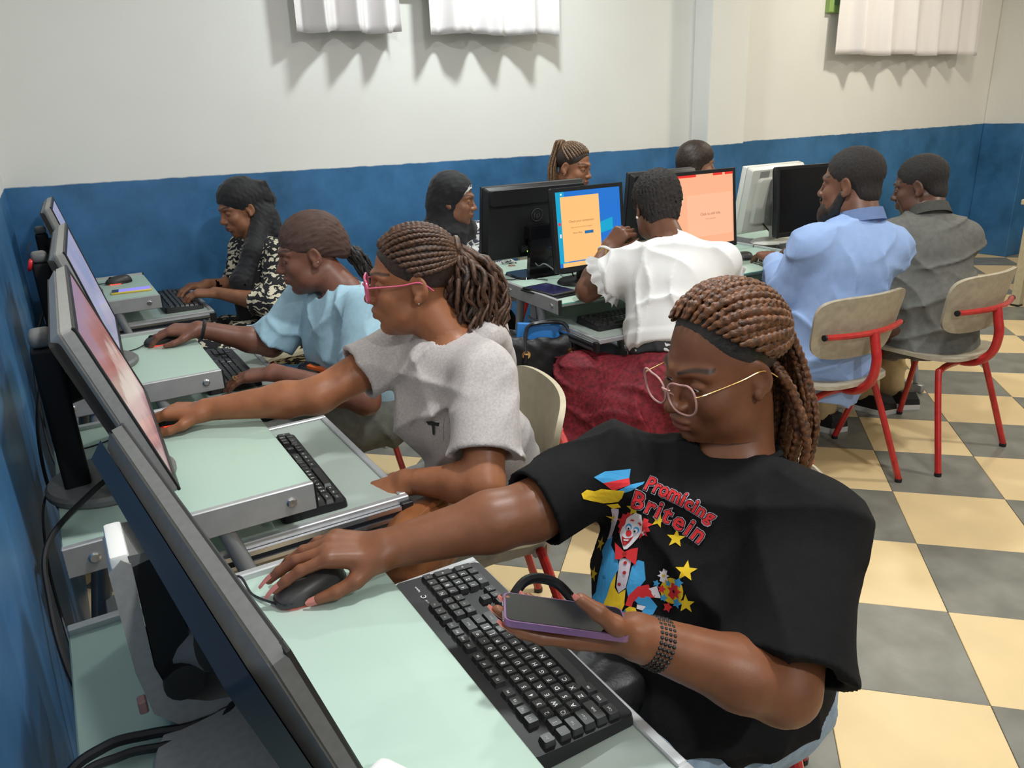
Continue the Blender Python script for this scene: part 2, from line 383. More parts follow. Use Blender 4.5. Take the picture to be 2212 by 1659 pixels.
# ================================================================= CHAIRS
def shell(bm, fun, nu, nv, th, keep=None):
    top = [[Vector(fun(i/nu, j/nv)) for j in range(nv+1)] for i in range(nu+1)]
    nor = [[None]*(nv+1) for _ in range(nu+1)]
    for i in range(nu+1):
        for j in range(nv+1):
            a = top[min(i+1, nu)][j]-top[max(i-1, 0)][j]; c = top[i][min(j+1, nv)]-top[i][max(j-1, 0)]
            nor[i][j] = a.cross(c).normalized()
    A = [[bm.verts.new(top[i][j]+nor[i][j]*th/2) for j in range(nv+1)] for i in range(nu+1)]
    B = [[bm.verts.new(top[i][j]-nor[i][j]*th/2) for j in range(nv+1)] for i in range(nu+1)]
    for i in range(nu):
        for j in range(nv):
            bm.faces.new((A[i][j], A[i+1][j], A[i+1][j+1], A[i][j+1])); bm.faces.new((B[i][j], B[i][j+1], B[i+1][j+1], B[i+1][j]))
    for i in range(nu):
        bm.faces.new((A[i][0], B[i][0], B[i+1][0], A[i+1][0])); bm.faces.new((A[i][nv], A[i+1][nv], B[i+1][nv], B[i][nv]))
    for j in range(nv):
        bm.faces.new((A[0][j], A[0][j+1], B[0][j+1], B[0][j])); bm.faces.new((A[nu][j], B[nu][j], B[nu][j+1], A[nu][j+1]))
def superc(s, t, p=4):       # map the unit square to a rounded rectangle
    x, y = 2*s-1, 2*t-1
    k = (abs(x)**p + abs(y)**p)**(1/p); m = max(abs(x), abs(y)); q = m/k if k > 1e-6 else 1
    return x*q, y*q
def make_chair(name='school_chair', seatm='seat_beige'):
    t = thing(name, '', 'chair')
    def seat(s, q):
        x, y = superc(s, q, 5)
        return x*.2*(1-.06*(1-y)/2), y*.2, .445 - .018*(1-x*x)*(1-(y*.6)**2) + (.02*max(0, -y-.5)) - .05*max(0, y-.55)**2*4
    b = NB(); shell(b, seat, 16, 16, .014); fin(b, 'seat', MT[seatm], t, smooth=60)
    def back(s, q):
        x, y = superc(s, q, 5)
        return x*(.215+.012*y), -.205 - .02*y + .055*x*x - .0, .665 + y*.115
    b = NB(); shell(b, back, 16, 12, .014); fin(b, 'backrest', MT[seatm], t, smooth=60)
    pts = [(x*.19, -.232 + .055*(x*.19/.215)**2, .645) for x in np.linspace(-1, 1, 13)]
    b = NB(); tube(b, pts, .011, 10); bar = fin(b, 'back_bar', MT['red_paint'], t)
    for e, s in ((pts[0], -1), (pts[-1], 1)):
        b = NB(); tube(b, [Vector(e), Vector(e)+Vector((s*.008, 0, 0))], .0115, 10); fin(b, 'end_plug', MT['black'], bar)
    b = NB(); tube(b, smoothpts([(0, -.232, .645), (0, -.243, .60), (0, -.255, .54), (0, -.240, .465), (0, -.18, .412), (0, -.08, .402), (0, .12, .402)], 5), .017, 12); fin(b, 'spine_tube', MT['red_paint'], t)
    for y0, y1 in ((-.13, -.235), (.13, .235)):
        for s in (-1, 1):
            b = NB(); tube(b, smoothpts([(0, y0, .404), (s*.09, y0, .404), (s*.145, y0*1.03, .394), (s*.17, y0*1.1, .36), (s*.24, y1, .012)], 5), .0125, 10); lg = fin(b, 'leg', MT['red_paint'], t)
            b = NB(); tube(b, [(s*.240, y1, .0), (s*.2398, y1, .014)], .0135, 10); fin(b, 'leg_tip', MT['black'], lg)
    return t
CH0 = make_chair()
CH1 = make_chair(seatm='seat_pale')
first = {id(CH0): True, id(CH1): True}
def chair(loc, deg, label, proto=CH0):
    o = proto if first.get(id(proto)) else copy_tree(proto)
    first[id(proto)] = False
    o.location = loc; o.rotation_euler = (0, 0, math.radians(deg)); tag(o, label, 'chair', 'red framed school chairs')
    return o
chair((2.42, 1.82, 0), -4, 'beige chair with red tube frame under the man in the light blue shirt')
chair((3.045, 1.75, 0), 1, 'beige red-legged chair farthest right, under the man in the grey shirt')
chair((.79, 1.585, 0), 74, 'beige chair whose rounded backrest shows behind the grey hooded top', CH1)
chair((.80, 2.42, 0), 90, 'beige red-legged chair under the woman in the pale blue T-shirt', CH1)
chair((.86, 3.52, 0), 90, 'beige chair by the rear wall under the woman in the black headscarf', CH1)
chair((.885, .865, 0), 134, 'red-framed chair under the woman in the black T-shirt')
chair((1.63, 3.47, 0), 180, 'chair behind the middle block under the woman in the black hijab')
chair((2.48, 3.62, 0), 180, 'chair by the rear wall under the woman with the high ponytail')
chair((3.19, 3.47, 0), 180, 'chair behind the pale monitor under the woman with the dark bob')
t = thing('stool', 'low stool hidden under the red skirt', 'stool', (1.79, 1.93, 0))
b = NB(); lathe(b, [(0, .40), (.15, .40), (.155, .415), (.15, .43), (0, .43)], 24); fin(b, 'seat', MT['seat_beige'], t)
for x in (-1, 1):
    for y in (-1, 1):
        b = NB(); tube(b, [(x*.09, y*.09, .40), (x*.12, y*.12, 0)], .012, 8); fin(b, 'leg', MT['red_paint'], t)

# wooden table edge at the far right
t = thing('wooden_table', 'pale wooden table cut off by the right edge of the photo', 'table', (5.73, 2.73, 0))
for x in (0, .9):
    for y in (0, -.6):
        b = NB(); box(b, (x-.03, y-.03, .012), (x+.03, y+.03, .70), .004, 1); lg = fin(b, 'leg', MT['wood_pale'], t)
        b = NB(); box(b, (x-.028, y-.028, 0), (x+.028, y+.028, .012)); fin(b, 'leg_tip', MT['black'], lg)
b = NB(); box(b, (-.06, -.68, .70), (1.0, .06, .735), .004, 1); fin(b, 'table_top', MT['wood_pale'], t)
# ================================================================= MONITORS
def screen_mat(name, kind):  # pinkish reflection on the screen is painted in as emission colour
    m = bpy.data.materials.new(name); m.use_nodes = True; nt = m.node_tree; b = nt.nodes['Principled BSDF']; L = nt.links.new
    b.inputs['Roughness'].default_value = .18; b.inputs['Base Color'].default_value = (.01, .01, .012, 1)
    tc = nt.nodes.new('ShaderNodeTexCoord'); cr = nt.nodes.new('ShaderNodeValToRGB'); e = cr.color_ramp.elements
    n = nt.nodes.new('ShaderNodeTexNoise'); n.inputs['Scale'].default_value = 6; n.inputs['Detail'].default_value = 3; L(tc.outputs['Object'], n.inputs['Vector'])
    if kind == 'pink':
        s = nt.nodes.new('ShaderNodeSeparateXYZ'); L(tc.outputs['Object'], s.inputs[0])
        mm = nt.nodes.new('ShaderNodeMath'); mm.operation = 'MULTIPLY_ADD'; mm.inputs[1].default_value = 2.6; mm.inputs[2].default_value = .22; L(s.outputs['Y'], mm.inputs[0])
        ad = nt.nodes.new('ShaderNodeMath'); ad.operation = 'MULTIPLY_ADD'; ad.inputs[1].default_value = .6; L(n.outputs['Fac'], ad.inputs[0]); L(mm.outputs[0], ad.inputs[2]); L(ad.outputs[0], cr.inputs[0])
        cr.color_ramp.interpolation = 'LINEAR'
        e[0].position = .15; e[0].color = (.42, .20, .22, 1); e[1].position = .98; e[1].color = (.40, .24, .34, 1)
        for p, c in ((.33, (.68, .47, .44)), (.5, (.62, .44, .40)), (.56, (.40, .15, .13)), (.74, (.45, .20, .20)), (.80, (.42, .24, .30))):
            q = cr.color_ramp.elements.new(p); q.color = c + (1,)
    else:
        L(n.outputs['Fac'], cr.inputs[0])
        e[0].position = .35; e[0].color = (.30, .34, .52, 1); e[1].position = .65; e[1].color = (.45, .40, .55, 1)
    L(cr.outputs[0], b.inputs['Emission Color']); b.inputs['Emission Strength'].default_value = .70
    MT[name] = m
screen_mat('screen_pink', 'pink'); screen_mat('screen_violet', 'violet')
def smat(n, c, e): m = mat(n, c, .3, emis=e); m.node_tree.nodes['Principled BSDF'].inputs['Base Color'].default_value = (.012, .012, .012, 1)
mat('screen_off', (.008, .008, .009), .22); smat('screen_orange', (.95, .53, .19), .93); smat('screen_salmon', (1.0, .46, .26), .90)
smat('screen_salmon2', (1.0, .52, .32), .90)
smat('screen_red', (.9, .03, .02), .85); smat('screen_blue', (.01, .20, .75), .75); smat('screen_cyan', (.0, .42, .70), .8)
smat('screen_button', (.02, .22, .55), .6); smat('screen_ink', (.55, .16, .03), .5); smat('screen_ink2', (.55, .22, .10), .5); smat('screen_white', (.9, .9, .9), .8); smat('screen_bar', (.12, .01, .02), .2)
def panel(t, M, w, h, th, bez, body, bezel, scr, back_bulge=.012, name='panel'):
    # local panel frame: x viewer's right, y up, z out of the screen; front face at z = 0
    b = NB(); prism(b, rrect(-w/2, -h/2, w/2, h/2, .008, 3), -th*.45, 0, M)
    prism(b, rrect(-w/2+.003, -h/2+.003, w/2-.003, h/2-.003, .008, 3), -th*.55, -th*.45, M)
    prism(b, rrect(-w/2, -h/2, w/2, h/2, .01, 3)[::-1], -th*.55, -th, M, .93)
    if back_bulge: prism(b, rrect(-w*.36, -h*.36, w*.36, h*.36, .02, 3)[::-1], -th*.95, -th-back_bulge, M, .9)
    c = fin(b, 'casing', body, t, smooth=25)
    b = NB()
    for lo, hi in (((-w/2, -h/2), (-w/2+bez, h/2)), ((w/2-bez, -h/2), (w/2, h/2)), ((-w/2+bez, h/2-bez), (w/2-bez, h/2)), ((-w/2+bez, -h/2), (w/2-bez, -h/2+bez*1.3))):
        box(b, (*lo, -.002), (*hi, .004), .0015, 1, M)
    fin(b, 'bezel', bezel, t, smooth=25)
    b = NB(); x0, x1, y0, y1 = -w/2+bez-.001, w/2-bez+.001, -h/2+bez*1.3-.001, h/2-bez+.001
    box(b, (x0, y0, -.0015), (x1, y1, .0015))
    s = fin(b, 'screen', scr, t, smooth=0); s.data.transform(Matrix.Identity(4)); s.matrix_local = M
    return (x0, x1, y0, y1), c, s
def lay(parent, items, M, z0=.0022):      # flat things shown on a screen: (material, polygon or text spec)
    for i, it in enumerate(items):
        b = NB()
        if it[1] == 'rect': x0, y0, x1, y1 = it[2]; vs = [b.verts.new(M @ Vector((x, y, z0+.0002*it[3]))) for x, y in ((x0, y0), (x1, y0), (x1, y1), (x0, y1))]; b.faces.new(vs)
        elif it[1] == 'poly': b.faces.new([b.verts.new(M @ Vector((x, y, z0+.0002*it[3]))) for x, y in it[2]])
        else: add_text(b, it[2], it[3], M @ Matrix.Translation((*it[4], z0+.0008)), .0)
        fin(b, it[4] if it[1] != 'text' else 'screen_text', MT[it[0]], parent, smooth=0, recalc=False)
def axes_left(near, far, tilt):     # monitor in the left row: top corners (near/far), screen faces +X
    n, f = Vector(near), Vector(far); x = (f-n).normalized()
    hz = Vector((x.y, -x.x, 0)).normalized(); y = (Vector((0, 0, 1))*math.cos(tilt) - hz*math.sin(tilt)); y = (y - x*y.dot(x)).normalized()
    return (n+f)/2, x, y, x.cross(y), (f-n).length
def pole_stand(t, base, pole_xy, top, mount, rad=.118):
    b = NB(); lathe(b, [(0, 0), (rad*.97, 0), (rad, .005), (rad, .013), (rad*.95, .019), (rad*.5, .022), (0, .022)], 40, Matrix.Translation(base), 1, 1); fin(b, 'stand_base', MT['grey_plastic'], t, smooth=30)
    b = NB(); box(b, (pole_xy[0]-.024, pole_xy[1]-.036, base[2]+.015), (pole_xy[0]+.022, pole_xy[1]+.036, top-.03), .008, 3); fin(b, 'stand_pole', MT['black_matte'], t)
    b = NB(); box(b, (pole_xy[0]-.022, pole_xy[1]-.032, top-.03), (pole_xy[0]+.020, pole_xy[1]+.032, top), .012, 3); fin(b, 'pole_cap', MT['grey_plastic'], t)
    b = NB(); tube(b, [Vector((pole_xy[0], pole_xy[1], mount.z-.005)), mount], .03, 14); fin(b, 'mount_arm', MT['black_matte'], t)
def left_monitor(label, near, far, tilt, h, scr, base, pole, ptop):
    t = thing('monitor', label, 'monitor', (0, 0, 0), 0, 'monitors of the left row')
    c, x, y, z, w = axes_left(near, far, tilt); ctr = c - y*h/2
    M = frame(ctr, x, y, z); panel(t, M, w, h, .04, .014, MT['silver_plastic'] if scr != 'none' else MT['black'], MT['black'], MT[scr])
    b = NB(); prism(b, rrect(-w/2+.002, -h/2, w/2-.002, h/2-.012, .006, 3), -.043, -.012, M, .97); fin(b, 'back_shell', MT['black_matte'], t, smooth=25)
    pole_stand(t, base, pole, ptop, ctr - z*.05)
    return t, M
left_monitor('black monitor with a pink glowing screen on a round stand, at the grey hooded top', (-.004, 1.35, 1.132), (.008, 1.90, 1.152), math.radians(18), .335, 'screen_pink', (.004, 1.60, ZG), (-.055, 1.60), 1.085)
left_monitor('monitor with a violet screen on a round stand, at the woman in pale blue', (.013, 2.26, 1.134), (.040, 2.79, 1.155), math.radians(14), .34, 'screen_violet', (.030, 2.50, ZG), (-.045, 2.56), 1.105)
left_monitor('monitor seen edge-on in the far left corner by the rear wall', (.012, 3.45, 1.155), (.03, 3.95, 1.16), math.radians(14), .33, 'screen_violet', (.02, 3.72, ZG), (-.04, 3.74), 1.06)
# nearest monitor: seen from behind, on a silver edged lift stand
t = thing('monitor', 'large dark monitor seen from behind in the lower left corner, on a silver stand', 'monitor', (0, 0, 0), 0, 'monitors of the left row')
c, x, y, z, w = axes_left((.092, .535, 1.022), (.026, 1.10, 1.047), math.radians(17)); h = .34; ctr = c - y*h/2; M = frame(ctr, x, y, z)
panel(t, M, w, h, .03, .016, MT['grey_plastic'], MT['black'], MT['screen_violet'], 0)
b = NB(); prism(b, rrect(-w/2+.002, -h/2+.002, w/2-.002, h/2-.004, .008, 3)[::-1], -.031, -.052, M, .94); fin(b, 'back_shell', MT['navy_plastic'], t, smooth=25)
b = NB(); box(b, (-w*.30, h*.30, -.0535), (w*.44, h*.312, -.047), .001, 1, M); fin(b, 'vent_slit', MT['grey_plastic'], t)
MX = frame((0, .9, 0), (1, 0, 0), (0, 0, 1), (0, -1, 0))
b = NB(); prism(b, [(-.022, .985), (-.008, .998), (.0, .990), (-.001, .86), (.010, .812), (.045, .79), (.105, .776), (.105, .762), (.02, .762), (-.012, .80), (-.020, .86)], 0, .09, MX); fin(b, 'stand_edge', MT['silver_plastic'], t, smooth=25)
b = NB(); prism(b, [(.001, .985), (.026, .990), (.034, .95), (.042, .85), (.040, .822), (.026, .812), (.010, .815), (.0, .86)], .003, .087, MX); fin(b, 'stand_column', MT['black_matte'], t, smooth=25)
b = NB(); prism(b, [(.0, .985), (.026, .990), (.028, .997), (-.002, .999)], .003, .087, MX); fin(b, 'stand_lid', MT['grey_plastic'], t, smooth=25)
b = NB(); box(b, (-.019, .812, .978), (.000, .898, 1.003), .004); fin(b, 'stand_top_cap', MT['white_plastic'], t)
b = NB(); lathe(b, [(0, 0), (.115, 0), (.118, .004), (.112, .011), (.06, .014), (0, .014)], 36, Matrix.Translation((.060, .74, ZG)), .75, 1.0); fin(b, 'stand_base', MT['silver_plastic'], t, smooth=30)
mnt = ctr - z*.05
b = NB(); tube(b, [(.015, .855, mnt.z-.01), mnt], .034, 18); fin(b, 'tilt_hub', MT['grey_plastic'], t)
b = NB(); tube(b, [(mnt.x-.035, .80, mnt.z-.025), (mnt.x-.035, .90, mnt.z-.025)], .022, 16); fin(b, 'hinge', MT['black'], t)
b = NB(); box(b, (-.026, .825, .792), (-.016, .840, .810), .002, 1); fin(b, 'cable_clip', mat('clip_pink', (.42, .22, .20), .5), t)

def place(M): return M
def row_monitor(label, u, v, zc, w, h, ang, tilt, facing, scr, body, bezel, stand, bez=.016, th=.045, bulge=.015, group='monitors of the middle block'):
    # facing: -1 looks to the camera side, +1 to the rear wall
    p = row(u, v, zc); a = ROW_A + math.radians(ang)
    rx = Vector((math.cos(a), math.sin(a), 0)); n = Vector((math.sin(a), -math.cos(a), 0))
    if facing > 0: rx, n = -rx, -n
    y = Vector((0, 0, 1))*math.cos(tilt) - n*math.sin(tilt); z = rx.cross(y)
    t = thing('monitor', label, 'monitor', (0, 0, 0), 0, group)
    M = frame(p, rx, y, z); ext, c, s = panel(t, M, w, h, th, bez, MT[body], MT[bezel], MT[scr], bulge)
    back = p - n*(th*.5+.02)
    if stand == 'flat':
        q = back - n*.03
        b = NB(); prism(b, rrect(-.145, -.085, .145, .085, .03), ZG, ZG+.010, frame((q.x, q.y, 0), rx, -n, (0, 0, -1)) @ Matrix.Scale(-1, 4, (0, 0, 1)), .97); fin(b, 'stand_base', MT['black_gloss'], t)
        b = NB(); prism(b, [(-.065, ZG+.008), (.065, ZG+.008), (.05, p.z-.02), (-.05, p.z-.02)], -.012, .012, frame((q.x, q.y, 0), rx, (0, 0, 1), -n)); fin(b, 'stand_neck', MT['black_gloss'], t)
        b = NB(); prism(b, rrect(-.06, -.03, .06, .03, .01), 0, .05, frame(q + Vector((0, 0, p.z-.045-q.z)) - n*.012, rx, (0, 0, 1), n)); fin(b, 'stand_mount', MT['black_gloss'], t)
    elif stand == 'oval':
        q = back
        b = NB(); lathe(b, [(0, 0), (.10, 0), (.103, .004), (.095, .014), (.03, .018), (0, .018)], 32, Matrix.Translation((q.x, q.y, ZG)) @ Matrix.Rotation(a, 4, 'Z'), 1.15, .9); fin(b, 'stand_base', MT[bezel], t, smooth=30)
        b = NB(); box(b, (-.032, -.014, ZG+.012), (.032, .014, p.z), .006, 2, frame((q.x, q.y, 0), rx, n, (0, 0, -1)) @ Matrix.Scale(-1, 4, (0, 0, 1))); fin(b, 'stand_neck', MT[bezel], t)
    elif stand == 'dell':
        q = back - n*.035
        b = NB(); lathe(b, [(0, 0), (.13, 0), (.132, .005), (.12, .013), (.04, .02), (0, .02)], 36, Matrix.Translation((q.x, q.y, ZG)) @ Matrix.Rotation(a, 4, 'Z'), 1.1, .75); fin(b, 'stand_base', MT['pale_plastic'], t, smooth=30)
        b = NB(); prism(b, [(-.028, ZG+.01), (.028, ZG+.01), (.036, ZG+.09), (.045, ZG+.16), (.045, p.z+.10), (-.045, p.z+.10), (-.045, ZG+.16), (-.036, ZG+.09)], -.016, .016, frame((q.x, q.y, 0), rx, (0, 0, 1), -n)); fin(b, 'stand_neck', MT['pale_plastic'], t, smooth=25)
        b = NB(); prism(b, rrect(-.012, p.z-.13, .012, p.z+.095, .011), .0, .03, frame((q.x, q.y, 0) , rx, (0, 0, 1), -n) @ Matrix.Translation((.052, 0, -.02))); fin(b, 'cable_channel', MT['grey_plastic'], t, smooth=25)
    return t, M, ext, s
# big black monitor, back towards the camera
t, M, e, s = row_monitor('wide black monitor seen from behind, round emblem on its back, blue video plug', .225, .17, .985, .50, .315, 2, math.radians(8), 1, 'screen_off', 'black', 'black', 'flat', bulge=0)
b = NB(); prism(b, rrect(-.235, .085, .235, .15, .01)[::-1], -.046, -.058, M, .97); fin(b, 'back_ridge', MT['black'], t, smooth=25)
MB_ = M @ Matrix.Rotation(PI, 4, 'Y') @ Matrix.Translation((0, 0, .0478))
b = NB(); tube(b, [(.027*math.cos(a), .03+.027*math.sin(a), 0) for a in np.linspace(0, 2*PI, 30)[:-1]], .0012, 6, True, M=MB_)
add_text(b, 'hp', .034, MB_ @ Matrix.Translation((0, .03, .0005))); fin(b, 'emblem', mat('emblem_grey', (.06, .06, .062), .35), t, recalc=False)
b = NB(); box(b, (-.085, -.118, -.075), (.085, -.095, -.045), .004, 2, M); pb = fin(b, 'port_block', MT['black'], t)
b = NB(); box(b, (-.070, -.125, -.10), (-.035, -.100, -.075), .003, 2, M); fin(b, 'video_plug', MT['vga_blue'], pb)
b = NB(); box(b, (.052, -.118, -.079), (.058, -.112, -.075), 0, 1, M); fin(b, 'power_light', MT['led_green'], pb)
def wpt(M, x, y, z): return M @ Vector((x, y, z))
b = NB(); tube(b, smoothpts([wpt(M, .055, -.12, -.08), wpt(M, .03, -.17, -.12), row(.19, -.01, ZG+.06), row(.25, -.05, ZG+.006), row(.27, -.1, ZG+.005)], 6), .0028, 6); fin(b, 'power_cord', MT['cable_grey'], t)
b = NB(); tube(b, smoothpts([wpt(M, -.052, -.115, -.10), wpt(M, -.08, -.15, -.13), row(.33, -.0, ZG+.05), row(.335, -.06, ZG+.006), row(.345, -.11, ZG+.005)], 6), .0034, 6); fin(b, 'video_cord', MT['cable_grey'], t)
# windows desktop monitor at the white blouse
t, M, e, s = row_monitor('monitor showing a blue desktop with an orange message window', .285, -.205, .983, .34, .325, 3, math.radians(6), -1, 'screen_blue', 'black', 'black', 'oval')
x0, x1, y0, y1 = e; W, Hh = x1-x0, y1-y0
def R4(a, b_, c, d): return (x0+W*a, y0+Hh*b_, x0+W*c, y0+Hh*d)
lay(t, [('screen_cyan', 'rect', R4(0, .06, .13, 1), 0, 'desktop_icons_column'), ('screen_cyan', 'poly', [(x0+W*.66, y0+Hh*.55), (x0+W*.86, y0+Hh*.60), (x0+W*.86, y0+Hh*.44), (x0+W*.66, y0+Hh*.40)], 0, 'desktop_logo'),
        ('screen_orange', 'rect', R4(.07, .075, .66, .93), 1, 'message_window'), ('screen_orange', 'rect', R4(.05, 0, .66, .06), 1, 'taskbar_tip'), ('screen_bar', 'rect', R4(.66, 0, 1, .06), 1, 'taskbar'),
        ('screen_button', 'rect', R4(.41, .42, .545, .46), 2, 'retry_button'), ('screen_red', 'rect', R4(.02, .56, .055, .60), 2, 'desktop_icon'), ('screen_white', 'rect', R4(.03, .40, .055, .45), 2, 'desktop_icon'), ('screen_white', 'rect', R4(.075, .95, .10, .975), 2, 'desktop_icon'),
        ('screen_ink', 'text', 'Check your connection', .0125, (x0+W*.37, y0+Hh*.60)), ('screen_ink', 'text', 'Make sure your network cable is plugged in', .0058, (x0+W*.37, y0+Hh*.52)), ('screen_ink', 'text', 'Work offline', .0085, (x0+W*.30, y0+Hh*.445))], M)
# slides monitor
t, M, e, s = row_monitor('monitor showing a salmon coloured slide editor with a red top bar', .875, -.19, .995, .375, .335, 3, math.radians(6), -1, 'screen_salmon', 'black', 'black', 'oval')
x0, x1, y0, y1 = e; W, Hh = x1-x0, y1-y0
lay(t, [('screen_red', 'rect', R4(0, .965, .38, 1), 1, 'title_bar'), ('screen_red', 'rect', R4(.66, .965, .82, 1), 1, 'title_bar'), ('screen_red', 'rect', R4(.86, .965, 1, 1), 1, 'title_bar'), ('screen_salmon2', 'rect', R4(.22, .13, .97, .72), 1, 'slide_page'), ('screen_salmon2', 'rect', R4(.03, .64, .17, .76), 1, 'slide_thumbnail'),
        ('screen_ink2', 'text', 'Click to add title', .017, (x0+W*.60, y0+Hh*.44)), ('screen_ink2', 'text', 'Click to add subtitle', .007, (x0+W*.60, y0+Hh*.37))], M)
# black monitor back, pale monitor back, black screen before the man in blue
row_monitor('plain black monitor back standing between the two lit screens', .90, .17, .99, .385, .32, 2, math.radians(7), 1, 'screen_off', 'black', 'black', 'oval', bulge=.02)
t, M, e, s = row_monitor('pale grey monitor seen from behind on a pale foot', 1.545, .13, .975, .40, .33, 4, math.radians(10), 1, 'screen_off', 'pale_plastic', 'pale_plastic', 'dell', th=.055, bulge=.012)
b = NB(); add_text(b, 'DELL', .03, M @ Matrix.Rotation(PI, 4, 'Y') @ Matrix.Translation((0, .128, .057))); fin(b, 'maker_name', MT['silver_plastic'], t, recalc=False)
b = NB()
for k in range(11):
    for s_ in (-1, 1): box(b, (s_*.10+k*.006-.03, .112, -.0575), (s_*.10+k*.006-.0275, .146, -.055), 0, 1, M)
tag(fin(b, 'vent_slots', MT['silver_plastic'], t), kind='stuff')
b = NB(); box(b, (-.225, -.05, -.05), (-.20, .01, -.01), .004, 1, M); fin(b, 'side_speaker', MT['black'], t)
row_monitor('monitor with a switched off black screen beside the bearded man', 1.50, -.20, .99, .40, .315, -4, math.radians(5), -1, 'screen_off', 'black', 'black', 'oval')

# ================================================================= KEYBOARDS
KEYM = {}
def key_mesh(w, d):
    k = (round(w, 4), round(d, 4))
    if k not in KEYM:
        b = NB(); prism(b, rrect(-w/2, -d/2, w/2, d/2, .0015, 1), 0, .0075, None, .80)
        bmesh.ops.recalc_face_normals(b, faces=b.faces); me = bpy.data.meshes.new('key'); b.to_mesh(me); b.free(); me.materials.append(MT['key']); KEYM[k] = me
    return KEYM[k]
U = .0190
def key_layout():
    out = []      # x (units), y row, width, legend
    rows = [(0, [('Esc', 1), (None, 1)] + [(f'F{i}', 1) if i else (None, .5) for i in (1, 2, 3, 4, 0, 5, 6, 7, 8, 0, 9, 10, 11, 12)]),
            (1.25, [(c, 1) for c in '`1234567890-='] + [('Back', 2)]), (2.25, [('Tab', 1.5)] + [(c, 1) for c in 'QWERTYUIOP[]'] + [('\\', 1.5)]),
            (3.25, [('Caps', 1.75)] + [(c, 1) for c in "ASDFGHJKL;'"] + [('Enter', 2.25)]), (4.25, [('Shift', 2.25)] + [(c, 1) for c in 'ZXCVBNM,./'] + [('Shift', 2.75)]),
            (5.25, [('Ctrl', 1.25), ('Win', 1.25), ('Alt', 1.25), ('', 6.25), ('Alt', 1.25), ('Fn', 1.25), ('Menu', 1.25), ('Ctrl', 1.25)])]
    for r, ks in rows:
        x = 0
        for c, w_ in ks:
            if c is not None: out.append((x+w_/2, r, w_, 1, c))
            x += w_
    for r, ks in ((0, 'PrSlPs'), (1.25, 'InHmPu'), (2.25, 'DeEnPd')):
        for i in range(3): out.append((15.25+i+.5, r, 1, 1, ks[2*i:2*i+2]))
    out.append((16.75, 4.25, 1, 1, '^'))
    for i, c in enumerate('<v>'): out.append((15.75+i, 5.25, 1, 1, c))
    for r, ks in ((1.25, 'N/*-'), (2.25, '789'), (3.25, '456'), (4.25, '123')):
        for i, c in enumerate(ks): out.append((18.5+.5+i, r, 1, 1, c))
    out += [(22, 2.75, 1, 2, '+'), (22, 4.75, 1, 2, 'En'), (19.5, 5.25, 2, 1, '0'), (21, 5.25, 1, 1, '.')]
    return out
KL = key_layout()
def keyboard(label, loc, rz, legends=True, brand=False, ux=U, pad=(.009, .022, .019), slope=.07):
    t = thing('keyboard', label, 'keyboard', loc, rz, 'computer keyboards')
    W_, D_ = 22.5*ux, 6.25*U; x0, y1 = -W_/2, D_/2
    b = NB(); prism(b, rrect(-W_/2-pad[0], -D_/2-pad[2], W_/2+pad[0], D_/2+pad[1], .010, 3), 0, .012, None, .985)
    S = Matrix.Rotation(slope, 4, 'X')
    bmesh.ops.rotate(b, verts=[v for v in b.verts if v.co.z > .006], cent=(0, -D_/2-pad[2], .012), matrix=S.to_3x3())
    fin(b, 'case', MT['black'], t, smooth=25)
    base = Matrix.Translation((0, -D_/2-pad[2], .012)) @ S @ Matrix.Translation((0, D_/2+pad[2], .0))
    lg = NB()
    for x, r, w_, d_, c in KL:
        k = obj('key', key_mesh(w_*ux-.0012, d_*U-.0012), None, t)
        M = base @ Matrix.Translation((x0+x*ux, y1-(r+.5)*U, .0))
        k.matrix_local = M
        if legends and c: add_text(lg, c, .0095 if len(c) == 1 else .0052, M @ Matrix.Translation((-.002 if len(c) == 1 else 0, .001, .0078)))
    if legends: fin(lg, 'key_legends', MT['key_legend'], t, smooth=0, recalc=False)
    else: lg.free()
    if brand:
        b = NB(); add_text(b, 'logitech', .0055, base @ Matrix.Translation((W_/2-.028, y1-.006, .001))); 
        tube(b, [(.004*math.cos(a), .004*math.sin(a), 0) for a in np.linspace(.5, 5.2, 12)], .0008, 6, M=base @ Matrix.Translation((W_/2-.052, y1-.006, .001)))
        add_text(b, 'K120', .0045, base @ Matrix.Translation((W_/2-.068, y1-.006, .001))); fin(b, 'maker_mark', MT['key_legend'], t, recalc=False)
        b = NB(); box(b, (W_/2-.086, y1-.009, .0), (W_/2-.082, y1-.005, .0015), 0, 1, base); fin(b, 'status_light', MT['led_green'], t)
    return t
keyboard('black full-size keyboard nearest the camera, below the purple phone', (.450, .840, ZT), PI/2+math.radians(-.5), brand=True)
keyboard('slim black keyboard on the second tray, half under the glass', (.352, 1.632, ZT), PI/2+math.radians(-1), pad=(.006, .010, .008), ux=.0188)
keyboard('black keyboard under the ringed hand of the woman in pale blue', (.385, 2.55, ZT), PI/2, legends=False)
keyboard('black keyboard typed on by the woman in the black headscarf', (.432, 3.79, ZT), PI/2, legends=False)
p = row(.33, -.455); keyboard('black keyboard on the tray below the white blouse', (p.x, p.y, ZT), ROW_A, legends=False)
p = row(1.10, -.46); keyboard('black keyboard between the braided hair and the blue shirt', (p.x, p.y, ZT), ROW_A, legends=False)

